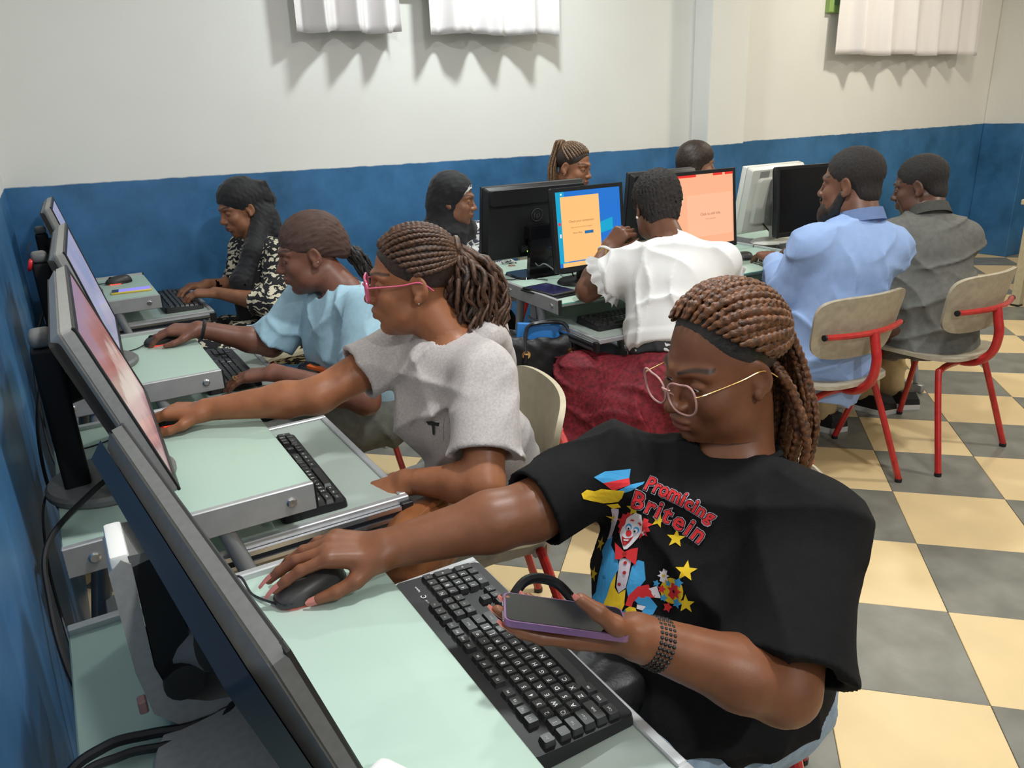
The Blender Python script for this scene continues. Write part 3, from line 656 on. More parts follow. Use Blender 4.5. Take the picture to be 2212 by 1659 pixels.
# ================================================================= MICE
def mouse(label, loc, rz, cable_pts, glow=True, body='black'):
    t = thing('computer_mouse', label, 'mouse', loc, rz, 'wired computer mice')
    # local: y forward, x right
    V, F = [], []; nu, nv = 20, 12
    for j in range(nv+1):
        a = PI/2*j/nv
        for i in range(nu):
            th = 2*PI*i/nu; c, s = math.cos(th), math.sin(th)
            rx, ry = .0305*(1+.05*s), .057
            x = rx*math.copysign(abs(c)**.8, c)*math.cos(a)**.55; y = ry*math.copysign(abs(s)**.85, s)*math.cos(a)**.6
            V.append((x, y, .004 + .031*math.sin(a)*(1-.22*(y/.057)) ))
    for j in range(nv):
        for i in range(nu): F.append((j*nu+i, j*nu+(i+1) % nu, (j+1)*nu+(i+1) % nu, (j+1)*nu+i))
    npmesh('shell', V, F, MT['grey_dark'], t)
    b = NB(); prism(b, [(.0300*math.copysign(abs(math.cos(a))**.8, math.cos(a)), .0565*math.copysign(abs(math.sin(a))**.85, math.sin(a))) for a in np.linspace(0, 2*PI, 25)[:-1]], .0035, .012); fin(b, 'skirt', MT['black'], t, smooth=30)
    b = NB(); tube(b, [(-.0035, .031, .0255), (.0035, .031, .0255)], .0085, 14); fin(b, 'scroll_wheel', MT['black_matte'], t)
    b = NB(); box(b, (-.0045, .012, .022), (.0045, .056, .0262), .001, 1); 
    for v in b.verts: v.co.z += -.22*.031*(v.co.y/.057) + .0035 - .012*max(0, (v.co.y-.03)/.027)**2*1.0
    fin(b, 'centre_strip', MT['black'], t)
    if glow:
        b = NB(); box(b, (-.017, -.005, .0006), (.017, .040, .0026)); fin(b, 'sensor_light', MT['led_red'], t, smooth=0)
    b = NB(); tube(b, smoothpts(cable_pts, 6), .0019, 6); fin(b, 'mouse_cord', MT['cable'], t); 
    return t
mat('grey_dark', (.045, .044, .042), .4)
def lcl(loc, rz, pts):
    Mi = (Matrix.Translation(loc) @ Matrix.Rotation(rz, 4, 'Z')).inverted(); return [Mi @ Vector(p) for p in pts]
def put_mouse(label, loc, rz, wpts, glow=True):
    return mouse(label, loc, rz, [(0, .056, .008)] + lcl(loc, rz, wpts), glow)
put_mouse('dark grey mouse with red glow under the hand with long pink nails', (.222, 1.002, ZG), PI/2+math.radians(12), [(.145, 1.04, ZG+.004), (.135, 1.075, ZG+.02), (.10, 1.085, ZG+.004), (.02, 1.06, ZG+.003)])
put_mouse('mouse under the outstretched hand of the grey hooded top', (.165, 1.885, ZG), PI/2+math.radians(20), [(.06, 1.86, ZG+.004), (-.02, 1.82, ZG+.004), (-.09, 1.80, ZG+.01)])
put_mouse('black mouse with red glow held by the woman with the black wristband', (.235, 2.655, ZG), PI/2+math.radians(10), [(.15, 2.62, ZG+.004), (.09, 2.60, ZG+.004)])
put_mouse('idle black mouse with red glow beside the yellow phone', (.215, 3.90, ZG), PI/2+math.radians(5), [(.12, 3.92, ZG+.004), (.05, 3.94, ZG+.004)])
p = row(1.085, -.205); put_mouse('dark mouse under the hand of the man in the blue shirt', (p.x, p.y, ZG), math.radians(55), [row(1.02, -.12, ZG+.004), row(.97, -.07, ZG+.004)], False)
# ================================================================= BODY MODELLER (distance fields turned into one smooth surface)
f32 = np.float32
def A3(v): return np.array([float(v[0]), float(v[1]), float(v[2])])
def nrm(v): v = np.asarray(v, float); return v/np.linalg.norm(v)
class Pr:
    def __init__(s, fn, k, op, cuts): s.fn, s.k, s.op, s.cuts = fn, k, op, cuts
    def ev(s, P):
        d = s.fn(P)
        if s.cuts:
            for c, n in s.cuts: d = np.maximum(d, (P - np.asarray(c, f32)) @ np.asarray(n, f32))
        return d
def cap(a, b, r1, r2=None, k=.02, op='u', cuts=None):
    a = A3(a).astype(f32); b = A3(b).astype(f32); r2 = r1 if r2 is None else r2; ba = b-a; L = max(float(ba @ ba), 1e-9)
    def fn(P):
        pa = P-a; t = np.clip((pa @ ba)/L, 0, 1); q = pa - t[:, None]*ba
        return np.sqrt(np.einsum('ij,ij->i', q, q)) - (r1 + (r2-r1)*t)
    return Pr(fn, k, op, cuts)
def ecap(a, b, r1, r2, w, sq, k=.03, op='u', cuts=None):     # capsule with an elliptic section, thin along w
    a = A3(a).astype(f32); b = A3(b).astype(f32); w = nrm(A3(w)).astype(f32); ba = b-a; w = w - ba*(w @ ba)/(ba @ ba); w /= np.linalg.norm(w); L = float(ba @ ba)
    def fn(P):
        pa = P-a; t = np.clip((pa @ ba)/L, 0, 1); q = pa - t[:, None]*ba; dw = q @ w; q = q + (dw*(1/sq-1))[:, None]*w
        l = np.sqrt(np.einsum('ij,ij->i', q, q)); c = np.abs(dw)/np.maximum(np.sqrt(l*l), 1e-6)*(1/sq)
        return (l - (r1 + (r2-r1)*t))*(1 - (1-sq)*np.clip(c, 0, 1))
    return Pr(fn, k, op, cuts)
def ell(c, r, R=None, k=.02, op='u', cuts=None):
    c = A3(c).astype(f32); r = np.asarray(r, f32); R = np.eye(3, dtype=f32) if R is None else np.asarray(R, f32)
    def fn(P):
        q = (P-c) @ R; a = q/r; k0 = np.sqrt(np.einsum('ij,ij->i', a, a)); b = a/r; k1 = np.sqrt(np.einsum('ij,ij->i', b, b))
        return k0*(k0-1)/np.maximum(k1, 1e-6)
    return Pr(fn, k, op, cuts)
def rbox(c, hlf, R=None, rd=.01, k=.02, op='u', cuts=None):
    c = A3(c).astype(f32); hlf = np.asarray(hlf, f32)-rd; R = np.eye(3, dtype=f32) if R is None else np.asarray(R, f32)
    def fn(P):
        q = np.abs((P-c) @ R) - hlf; m = np.maximum(q, 0)
        return np.sqrt(np.einsum('ij,ij->i', m, m)) + np.minimum(q.max(1), 0) - rd
    return Pr(fn, k, op, cuts)
def smin(a, b, k):
    if k <= 1e-5: return np.minimum(a, b)
    h = np.clip(.5 + .5*(b-a)/k, 0, 1); return b + (a-b)*h - k*h*(1-h)
def ev_all(prims, P):
    d = np.full(len(P), 1e3, f32)
    for p in prims:
        q = p.ev(P).astype(f32)
        d = smin(d, q, p.k) if p.op == 'u' else -smin(-d, q, p.k)
    return d
def sdf_mesh(prims, lo, hi, h, disp=None, amp=0):
    B = 8; lo = np.asarray(lo, float); hi = np.asarray(hi, float)
    nb = np.ceil((hi-lo)/(h*B)).astype(int); S = h*B
    ii = np.stack(np.meshgrid(*[np.arange(n) for n in nb], indexing='ij'), -1).reshape(-1, 3)
    ctr = (lo + (ii+.5)*S).astype(f32); bd = ev_all(prims, ctr); rad = S*.87
    act = np.abs(bd) < rad*1.25 + amp + .004; n = nb*B+1
    Dn = np.empty(n, f32); sg = np.where(bd > 0, 1, -1).astype(f32).reshape(nb)
    Dn[:-1, :-1, :-1] = np.repeat(np.repeat(np.repeat(sg, B, 0), B, 1), B, 2); Dn[-1] = 1; Dn[:, -1] = 1; Dn[:, :, -1] = 1
    ai = ii[act]; g = np.arange(B+1)*h
    off = np.stack(np.meshgrid(g, g, g, indexing='ij'), -1).reshape(-1, 3)
    for s0 in range(0, len(ai), 1500):
        a = ai[s0:s0+1500]; bc = (lo + (a+.5)*S).astype(f32)
        P = ((lo + a*S)[:, None, :] + off[None]).astype(f32); m = len(off)
        d = np.full((len(a), m), 1e3, f32)
        for p in prims:
            q = p.ev(bc) if not p.cuts else p.fn(bc); sel = np.nonzero(q < rad*1.3 + p.k + .03)[0]
            if not len(sel): continue
            v = p.ev(P[sel].reshape(-1, 3)).astype(f32).reshape(len(sel), m)
            d[sel] = smin(d[sel], v, p.k) if p.op == 'u' else -smin(-d[sel], v, p.k)
        if disp is not None: d = d + disp(P.reshape(-1, 3)).reshape(d.shape).astype(f32)
        d = d.reshape(-1, B+1, B+1, B+1)
        for q, (x, y, z) in zip(d, a*B): Dn[x:x+B+1, y:y+B+1, z:z+B+1] = q
    # surface nets
    neg = Dn < 0; c = [neg[i:n[0]-1+i, j:n[1]-1+j, k:n[2]-1+k] for i in (0, 1) for j in (0, 1) for k in (0, 1)]
    anyn = c[0].copy(); alln = c[0].copy()
    for q in c[1:]: anyn |= q; alln &= q
    cell = np.nonzero(anyn & ~alln); idx = np.full(anyn.shape, -1, np.int32); N = len(cell[0]); idx[cell] = np.arange(N)
    cor = np.stack([Dn[cell[0]+i, cell[1]+j, cell[2]+k] for i in (0, 1) for j in (0, 1) for k in (0, 1)], 1)
    cp = np.array([(i, j, k) for i in (0, 1) for j in (0, 1) for k in (0, 1)], float)
    acc = np.zeros((N, 3)); cnt = np.zeros(N)
    for a in range(8):
        for b in range(a+1, 8):
            if np.abs(cp[a]-cp[b]).sum() == 1:
                m = (cor[:, a] < 0) != (cor[:, b] < 0); t = cor[m, a]/(cor[m, a]-cor[m, b])
                acc[m] += cp[a] + t[:, None]*(cp[b]-cp[a]); cnt[m] += 1
    V = lo + (np.stack(cell, 1) + acc/np.maximum(cnt, 1)[:, None])*h
    F = []
    for ax in range(3):
        o1, o2 = [(1, 2), (2, 0), (0, 1)][ax]
        s = [slice(1, None)]*3; s[ax] = slice(0, n[ax]-1); s = [slice(1, n[i]-1) if i != ax else slice(0, n[i]-1) for i in range(3)]
        e = [slice(1, n[i]-1) if i != ax else slice(1, n[i]) for i in range(3)]
        A = neg[tuple(s)]; Bq = neg[tuple(e)]; ch = np.nonzero(A != Bq)
        p = [ch[i] + (1 if i != ax else 0) for i in range(3)]
        def at(d1, d2):
            q = [p[0], p[1], p[2]]; q = list(q); q[o1] = q[o1]-d1; q[o2] = q[o2]-d2; return idx[q[0], q[1], q[2]]
        quad = np.stack([at(1, 1), at(0, 1), at(0, 0), at(1, 0)], 1); flip = ~A[ch]
        quad[flip] = quad[flip][:, ::-1]; F.append(quad)
    F = np.concatenate(F); F = F[(F >= 0).all(1)]
    return V, F
def waves(seed, n=7, lam=(.05, .14), stretch=None, warp=.02):
    R = np.random.default_rng(seed); D = R.normal(size=(n, 3)); D /= np.linalg.norm(D, axis=1)[:, None]
    if stretch is not None: s = nrm(stretch); D = D - .8*(D @ s)[:, None]*s; D /= np.linalg.norm(D, axis=1)[:, None]
    K = (2*PI/R.uniform(*lam, n)).astype(f32); ph = R.uniform(0, 6.28, n).astype(f32); D = D.astype(f32)
    def fn(P):
        W = P + warp*np.sin(P[:, [1, 2, 0]]*f32(23) + ph[0]) if warp else P
        s = 0
        for d, k, p in zip(D, K, ph): s = s + np.abs(np.sin((W @ d)*k + p))**1.0
        return s/n - .6366
    return fn
def folds(seed, n=6, lam=(.14, .34), along=None, sharp=3.0):      # soft ridges of cloth, raised outwards only, fading in and out
    R = np.random.default_rng(seed); D = R.normal(size=(n, 3))
    if along is not None: s = nrm(along); D = D - .85*(D @ s)[:, None]*s
    D /= np.linalg.norm(D, axis=1)[:, None]; K = PI*2/R.uniform(*lam, n); ph = R.uniform(0, 6.28, (n, 4)); M_ = R.normal(size=(n, 3)); M_ /= np.linalg.norm(M_, axis=1)[:, None]; mk = R.uniform(9, 17, n)
    D = D.astype(f32); M_ = M_.astype(f32)
    def fn(P):
        s = np.zeros(len(P), f32)
        for i in range(n):
            w_ = .9*np.sin(P @ M_[i]*f32(14) + f32(ph[i, 1])) + .4*np.sin(P[:, 2]*f32(31) + f32(ph[i, 3]))
            a = 1 - np.abs(np.sin((P @ D[i])*f32(K[i]*.5) + f32(ph[i, 0]) + f32(.5)*w_))
            m = np.clip(np.sin(P @ M_[(i+1) % n]*f32(mk[i]) + f32(ph[i, 2]))*1.3 + .15, 0, 1)
            s = s + m*a**sharp
        return -s
    return fn
# ---------------------------------------------------------------- anatomy
def head_frame(az, pitch, roll=0):       # az: compass of the face from +Y towards +X, degrees; pitch > 0 looks down
    a, p, r = map(math.radians, (az, pitch, roll))
    f = np.array([math.sin(a)*math.cos(p), math.cos(a)*math.cos(p), -math.sin(p)]); rt = np.array([math.cos(a), -math.sin(a), 0])
    up = np.cross(rt, f); c, s = math.cos(r), math.sin(r)
    rt, up = c*rt + s*up, -s*rt + c*up
    return np.stack([rt, f, up], 1)      # columns right, forward, up
def head_prims(c, R, s=1.0, jaw=1.0, full=1.0, eyes=True, nose=1.0, lids=.45):
    c = np.asarray(c, float)
    def W(*p): return c + R @ (np.array(p)*s)
    def E(p, r, k=.02, op='u', rot=None, cuts=None): return ell(W(*p), np.array(r)*s, R if rot is None else R @ rot, k*s, op, cuts)
    def Cc(a, b, r1, r2, k=.012, op='u'): return cap(W(*a), W(*b), r1*s, r2*s, k*s, op)
    L = [E((0, -.012, .040), (.0735, .093, .080)), E((0, .022, -.030), (.0625*full, .068, .086), .03),
         E((0, .034, -.082), (.048*jaw, .050, .036), .03), E((0, .068, -.103), (.020, .016, .014), .022)]
    for q in (-1, 1):
        L += [E((q*.040*full, .058, -.030), (.022, .024, .024), .022), E((q*.046*full, .030, -.070), (.020*full, .03, .026), .025),
              Cc((q*.012, .087, .024), (q*.046, .068, .022), .0085, .008, .016)]
    if eyes:
        for q in (-1, 1): L.append(E((q*.032, .092, .004), (.018, .018, .0125), .014, 's'))
    L += [Cc((0, .083, .014), (0, .104*nose, -.026), .0065, .009, .012), E((0, .105*nose, -.032), (.0115, .0115, .010), .010)]
    for q in (-1, 1): L += [E((q*.0125, .0955, -.034), (.0085, .011, .0085), .007), E((q*.0065, .101, -.0435), (.0038, .006, .004), .003, 's')]
    L += [E((0, .080, -.062), (.030, .020, .020), .014), E((0, .0955, -.0585), (.0235, .0085, .0062), .004), E((0, .0935, -.0715), (.0205, .009, .0072), .004), Cc((-.024, .088, -.0648), (.024, .088, -.0648), .0012, .0012, .0015, 's'),
          E((0, .092, -.087), (.016, .008, .006), .008, 's')]
    if eyes:
        for q in (-1, 1):
            L += [E((q*.032, .0735, .002), (.0152, .0142, .0125), .004)]
            o = lids
            L += [E((q*.0325, .088, .002-.0035*o), (.0125, .012, .0034*(1-o*.75)), .002, 's')]
    for q in (-1, 1):
        rz = math.radians(18*q); Re = np.array([[math.cos(rz), -math.sin(rz), 0], [math.sin(rz), math.cos(rz), 0], [0, 0, 1]])
        tl = math.radians(-12); Rt = np.array([[1, 0, 0], [0, math.cos(tl), -math.sin(tl)], [0, math.sin(tl), math.cos(tl)]])
        Q = Re @ Rt
        L += [E((q*.0755, -.010, -.004), (.0075, .019, .031), .006, 'u', Q), E((q*.083, -.006, .002), (.006, .0115, .018), .004, 's', Q), E((q*.0775, -.003, -.030), (.006, .009, .010), .006)]
    return L, W
def hand_prims(wr, fw, up, right, curl=(25, 30, 20), spread=6, s=1.0, thumb=(0, 0), fing=None, kk=.010):
    f = nrm(fw); u = np.asarray(up, float); u = nrm(u - f*(u @ f)); t = np.cross(f, u)*(-1 if right else 1)      # t: thumb side
    wr = np.asarray(wr, float); L, tips = [], []
    def W(a, b, c): return wr + s*(f*a + t*b + u*c)
    kn = [(.088, .029), (.092, .0095), (.087, -.0105), (.077, -.0285)]
    lens = [(.042, .026, .021), (.046, .030, .022), (.042, .028, .021), (.033, .021, .019)]
    L.append(rbox(W(.048, .001, -.003), np.array((.046, .036, .0125))*s, np.stack([f, t, u], 1), .012*s, .012*s))
    for i, (a, b) in enumerate(kn):
        L.append(cap(W(.01, b*.5, -.002), W(a, b, .0), .0125*s, .0105*s, .010*s))
        c = fing[i] if fing else curl
        ang = 0; p = W(a, b, .0); sp = math.radians(spread*(1.4-.95*i))
        rr = (.0098, .0088, .0079, .0066) if i < 3 else (.0086, .0077, .0069, .0058)
        for j in range(3):
            ang += math.radians(c[j]); d = f*math.cos(ang)*math.cos(sp) + t*math.sin(sp)*math.cos(ang) - u*math.sin(ang)
            q = p + s*lens[i][j]*d; L.append(cap(p, q, rr[j]*s, rr[j+1]*s, .004 if j else .006)); p = q
        nu = u*math.cos(ang) + (f*math.cos(sp)+t*math.sin(sp))*math.sin(ang); tips.append((p, d, nu))
    a1, a2 = thumb
    b0 = W(.018, .022, -.008); d1 = nrm(f*.62 + t*(.62+a1) - u*(.25+a2)); b1 = b0 + d1*s*.040; d2 = nrm(f*.85 + t*(.35+a1*.6) - u*(.28+a2)); b2 = b1 + d2*s*.032; d3 = nrm(f*.95 + t*(.12+a1*.3) - u*(.25+a2)); b3 = b2 + d3*s*.027
    L += [cap(b0, b1, .016*s, .0125*s, .014), cap(b1, b2, .0112*s, .0102*s, .006), cap(b2, b3, .0104*s, .0078*s, .004)]
    tips.append((b3, d3, nrm(np.cross(d3, np.cross(t, d3))*.6+u*.55)))
    return L, tips
SKM = {}
def skin_mat():
    if 'm' in SKM: return SKM['m']
    m = bpy.data.materials.new('skin'); m.use_nodes = True; nt = m.node_tree; b = nt.nodes['Principled BSDF']; L = nt.links.new
    at = nt.nodes.new('ShaderNodeAttribute'); at.attribute_name = 'Col'
    g = nt.nodes.new('ShaderNodeNewGeometry'); n = nt.nodes.new('ShaderNodeTexNoise'); n.inputs['Scale'].default_value = 28; n.inputs['Detail'].default_value = 5; L(g.outputs['Position'], n.inputs['Vector'])
    mr = nt.nodes.new('ShaderNodeMapRange'); mr.inputs[1].default_value = .3; mr.inputs[2].default_value = .7; mr.inputs[3].default_value = .84; mr.inputs[4].default_value = 1.12; L(n.outputs['Fac'], mr.inputs[0])
    mx = nt.nodes.new('ShaderNodeVectorMath'); mx.operation = 'SCALE'; L(at.outputs['Color'], mx.inputs[0]); L(mr.outputs[0], mx.inputs['Scale']); L(mx.outputs[0], b.inputs['Base Color'])
    b.inputs['Roughness'].default_value = .44; b.inputs['Specular IOR Level'].default_value = .42
    b.inputs['Subsurface Weight'].default_value = .06; b.inputs['Subsurface Radius'].default_value = (.012, .005, .003); b.inputs['Subsurface Scale'].default_value = .6
    n3 = nt.nodes.new('ShaderNodeTexNoise'); n3.inputs['Scale'].default_value = 420; L(g.outputs['Position'], n3.inputs['Vector'])
    bp = nt.nodes.new('ShaderNodeBump'); bp.inputs['Strength'].default_value = .12; bp.inputs['Distance'].default_value = .001; L(n3.outputs['Fac'], bp.inputs['Height']); L(bp.outputs[0], b.inputs['Normal'])
    SKM['m'] = m; return m
def bounds(pts, pad): P = np.array(pts); return P.min(0)-pad, P.max(0)+pad
class Person:
    def __init__(s, label, base, skin, lips=None, brow=(.012, .008, .006)):
        s.base = np.array(base, float); s.skin = skin; s.label = label; s.lips = lips or tuple(x*.8 for x in skin); s.brow = brow
        s.Vs, s.Fs, s.n = [], [], 0; s.head = None; s.tint = []
    def add(s, V, F): s.Vs.append(V); s.Fs.append(F+s.n); s.n += len(V)
    def body(s, prims, lo, hi, h, cut=None):
        V, F = sdf_mesh(prims, lo, hi, h)
        if cut is not None:      # keep faces where cut(centre) is true
            c = V[F].mean(1); keep = cut(c); F = F[keep]
            used = np.unique(F); mp = np.full(len(V), -1); mp[used] = np.arange(len(used)); V = V[used]; F = mp[F]
        s.add(V, F)
    def done(s):
        V = np.concatenate(s.Vs); F = np.concatenate(s.Fs)
        o = npmesh('person', V-s.base, F, skin_mat(), None, Vector(s.base)); s.o = o
        col = np.tile(np.array(s.skin + (1,), f32), (len(V), 1))
        if s.head:
            c, R, sc = s.head; q = ((V-c) @ R)/sc
            def m(x): return np.clip(x, 0, 1)[:, None]
            fr = (q[:, 1] > .05)
            lip = m(1.6 - np.sqrt((q[:, 0]/.024)**2 + ((q[:, 2]+.065)/.0135)**2)*1.6) * (fr & (q[:, 1] > .08))[:, None]
            col[:, :3] += lip*(np.array(s.lips)-col[:, :3])
            ax = np.abs(q[:, 0]); arch = .0265 + .006*np.sin(np.clip((ax-.012)/.042, 0, 1)*PI*.8) 
            bw = m(1.5*(1 - np.abs(q[:, 2]-arch)/(.0052 - .035*np.clip(ax-.03, 0, .03)))) * ((ax > .012) & (ax < .056) & (q[:, 1] > .045))[:, None]
            col[:, :3] += .85*np.clip(bw, 0, 1)*(np.array(s.brow)-col[:, :3])
            ln = m(1.4*(1 - np.abs(q[:, 2]-.0015+.12*(ax-.032)**2*40)/.0022))*((np.abs(ax-.0325) < .0135) & (q[:, 1] > .07))[:, None]
            col[:, :3] += .8*ln*(np.array((.01, .008, .007))-col[:, :3])
        for c, r, cl in s.tint:
            d = np.linalg.norm(V-np.asarray(c), axis=1); w_ = np.clip(1.5-d/r*1.5, 0, 1)[:, None]; col[:, :3] += w_*(np.array(cl)-col[:, :3])
        a = o.data.color_attributes.new('Col', 'FLOAT_COLOR', 'POINT'); a.data.foreach_set('color', col.astype(f32).ravel())
        tag(o, s.label, 'person'); return o
    def part(s, name, V, F, m, parent=None, smooth=True):
        return npmesh(name, np.asarray(V)-s.base, F, m, parent or s.o, None, smooth)
    def cloth(s, name, prims, lo, hi, h, m, seed=1, amp=.004, lam=(.05, .15), stretch=None, parent=None, disp=None):
        d = None
        if disp is not None: d = disp
        elif amp: wv = folds(seed, lam=lam, along=stretch); d = lambda P: amp*wv(P)
        V, F = sdf_mesh(prims, lo, hi, h, d, amp*2.2)
        return s.part(name, V, F, m, parent), V, F
    def bmpart(s, name, bm, m, parent=None, smooth=40, recalc=True):
        for v in bm.verts: v.co -= Vector(s.base)
        return fin(bm, name, m, parent or s.o, None, smooth, recalc)
    def eyes(s, look=(0, 1, -.25), r=.0131):
        c, R, sc = s.head
        for q in (-1, 1):
            p = c + R @ (np.array((q*.032, .0735, .002))*sc); L = R @ nrm(look); x = nrm(np.cross(L, R[:, 2])); M = frame(p, x, np.cross(L, x), L)
            b = NB(); bmesh.ops.create_uvsphere(b, u_segments=16, v_segments=12, radius=r*sc, matrix=M)
            b.faces.ensure_lookup_table()
            for f in b.faces:
                ang = (M.inverted() @ f.calc_center_median()).normalized().z
                f.material_index = 2 if ang > .955 else (1 if ang > .84 else 0)
            s.bmpart('eye', b, [MT['eye_white'], MT['iris'], MT['pupil']])
    def nails(s, tips, L_, w_, m, lift=.001, which=None):
        for i, (p, d, u) in enumerate(tips):
            if which and i not in which: continue
            d = nrm(d); u = nrm(u - d*(u @ d)); x = np.cross(d, u); ln = L_ if np.isscalar(L_) else L_[i]
            b = NB(); V = []
            for j in range(6):
                q = j/5; y = -.010 + (ln+.010)*q; wd = w_*(1 - .25*q**3)
                for k in range(5):
                    e = k/4*2-1; V.append(b.verts.new(Vector(p + d*y + x*wd*e*(.55 if j == 5 else 1) + u*(.0062 + lift - .0035*e*e - .004*q*q))))
            for j in range(5):
                for k in range(4): b.faces.new((V[j*5+k], V[j*5+k+1], V[j*5+k+6], V[j*5+k+5]))
            g = bmesh.ops.solidify(b, geom=b.faces[:], thickness=.0012); s.bmpart('fingernail', b, m)
mat('eye_white', (.62, .58, .52), .25); mat('iris', (.03, .015, .008), .15); mat('pupil', (.004, .004, .004), .1)
def arms(J, g=1.0, wrist=.027):
    L = []
    for q in 'LR':
        if 'el'+q not in J: continue
        sh, el, wr = A3(J['sh'+q]), A3(J['el'+q]), A3(J['wr'+q]); m = el + (wr-el)*.3
        L += [cap(sh, el, .053*g, .042*g, .02), cap(el, m, .0415*g, .0415*g, .02), cap(m, wr, .0415*g, wrist*g, .02)]
    return L
def torso(J, g=1.0):
    n, p, sl, sr = A3(J['neck']), A3(J['pel']), A3(J['shL']), A3(J['shR']); mid = (sl+sr)/2; lat = nrm(sr-sl); up = nrm(n-p); fw = nrm(np.cross(up, lat)); J['fw'] = fw; J['up'] = up; J['lat'] = lat
    ch = mid*.6 + n*.4 - up*.11
    return [ecap(ch, p + up*.06, .145*g, .135*g, fw, .68, .04), ell(p, np.array((.165, .12, .12))*g, np.stack([lat, fw, up], 1), .04), cap(n - up*.03, sl, .05*g, .052*g, .04), cap(n - up*.03, sr, .05*g, .052*g, .04)]
def braid(bm, pts, r0, pitch=.016, n=8, r1=None, twist=0):
    P = [Vector(p) for p in pts]; L = [0]
    for a, b in zip(P, P[1:]): L.append(L[-1]+(b-a).length)
    tot = L[-1]; m = max(8, int(tot/pitch*5)); Q = []
    j = 0
    for i in range(m+1):
        s = tot*i/m
        while j < len(P)-2 and L[j+1] < s: j += 1
        t = (s-L[j])/max(L[j+1]-L[j], 1e-6); Q.append(P[j].lerp(P[j+1], t))
    up = None; prev = None; r1 = r1 or r0
    for i, p in enumerate(Q):
        t = (Q[min(i+1, m)]-Q[max(i-1, 0)]).normalized()
        if up is None: up = Vector((0, 0, 1)) if abs(t.z) < .9 else Vector((1, 0, 0))
        u = (up - t*up.dot(t)).normalized(); v = t.cross(u); up = u
        s = tot*i/m; e = i/m; rb = r0 + (r1-r0)*e; taper = min(1, e*14+.35)*min(1, (1-e)*10+.4); ring = []
        for k in range(n):
            th = 2*PI*k/n + twist; lob = .70 + .34*abs(math.sin(PI*s/pitch + (PI/2 if math.cos(th) > 0 else 0)))
            r = rb*taper*lob*(1.0 if abs(math.cos(th)) > .5 else .86)
            ring.append(bm.verts.new(p + (u*math.cos(th)*1.15 + v*math.sin(th)*.9)*r))
        if prev:
            for k in range(n): bm.faces.new((prev[k], prev[(k+1) % n], ring[(k+1) % n], ring[k]))
        else: bm.faces.new(ring[::-1])
        prev = ring
    bm.faces.new(prev)
def scalp_path(W, a, g, n=12, off=.008, c=(0, -.012, .040), r=(.0735, .093, .080)):
    # great-arc-like path over the skull from local point a to local point g
    c = np.array(c); r = np.array(r)+off; A = (np.array(a)-c)/r; G = (np.array(g)-c)/r; out = []
    A /= np.linalg.norm(A); G /= np.linalg.norm(G)
    for i in range(n+1):
        t = i/n; q = A*(1-t)+G*t; q /= np.linalg.norm(q); out.append(W(*(c+q*r)))
    return out
def hair_mat(name, c1, c2, rough=.45, scale=120):
    return mat(name, c1, rough, noise=.5, nscale=scale, col2=c2, bump=.3, bscale=300)
hair_mat('hair_copper', (.175, .066, .022), (.032, .014, .009)); hair_mat('hair_black', (.010, .009, .009), (.022, .018, .016), .5); hair_mat('hair_dark_brown', (.045, .025, .017), (.014, .010, .009))
hair_mat('hair_brown', (.115, .055, .030), (.028, .015, .011)); hair_mat('hair_fuzz', (.012, .010, .010), (.03, .024, .021), .8, 300); hair_mat('hair_tan', (.22, .12, .06), (.05, .028, .018))
mat('lens', (.95, .93, .93), .02, trans=1, spec=.5, ior=1.05, alpha=.35); mat('lens_violet', (.75, .62, .95), .02, trans=1, ior=1.05, alpha=.5)
mat('frame_rose', (.62, .36, .33), .25, metal=.4); mat('frame_pink', (.62, .10, .20), .2, coat=.4); mat('pearl', (.8, .78, .72), .2)
def rim(cx, cz, w, h, y, k=36, cat=.006, sgn=1, wrap=.0):
    out = []
    for i in range(k):
        a = 2*PI*i/k; c, s = math.cos(a), math.sin(a)
        x = w/2*math.copysign(abs(c)**.75, c); z = h/2*math.copysign(abs(s)**.75, s)
        z += cat*max(0, c*sgn)*max(0, s+.2); x *= 1 - .12*max(0, -s)
        out.append((cx+x, y - wrap*abs(cx+x)**2, cz+z))
    return out
def glasses(P, W, frame_m, lens_m, w=.052, h=.043, y=.110, cz=-.010, cat=.007, r=.0013, drop=0, temple_r=.0011, ear=(-.012, .010), name='eyeglasses', temple_m=None):
    b = NB(); cx = .0345
    for q in (-1, 1): tube(b, [W(*p) for p in rim(q*cx, cz, w, h, y, cat=cat, sgn=q, wrap=1.6)], r, 8, True)
    tube(b, smoothpts([W(-.010, y, cz+.008), W(0, y+.004, cz+.011), W(.010, y, cz+.008)], 5), r, 8)
    for q in (-1, 1): tube(b, smoothpts([W(q*.009, y-.001, cz+.004), W(q*.0085, y-.007, cz-.002)], 3), r*.8, 6)
    o = P.bmpart(name, b, MT[frame_m])
    for q in (-1, 1):
        b = NB(); b.faces.new([b.verts.new(Vector(W(*p))) for p in rim(q*cx, cz, w-.002, h-.002, y, cat=cat, sgn=q, wrap=1.6)]); P.bmpart('lens', b, MT[lens_m], o, 0)
        b = NB(); xo = cx + w/2; y_o = y - 1.6*xo*xo
        tube(b, smoothpts([W(q*xo, y_o, cz+.012), W(q*(xo+.006), y_o-.012, cz+.013), W(q*.0765, .03, cz+.013), W(q*.0815, ear[0], ear[1]), W(q*.080, ear[0]-.028, ear[1]-.022)], 5), temple_r, 8); P.bmpart('temple', b, MT[temple_m or frame_m], o)
    return o
def stud(P, p, r, m='pearl', name='earring'):
    b = NB(); bmesh.ops.create_icosphere(b, subdivisions=2, radius=r, matrix=Matrix.Translation(Vector(p))); return P.bmpart(name, b, MT[m])
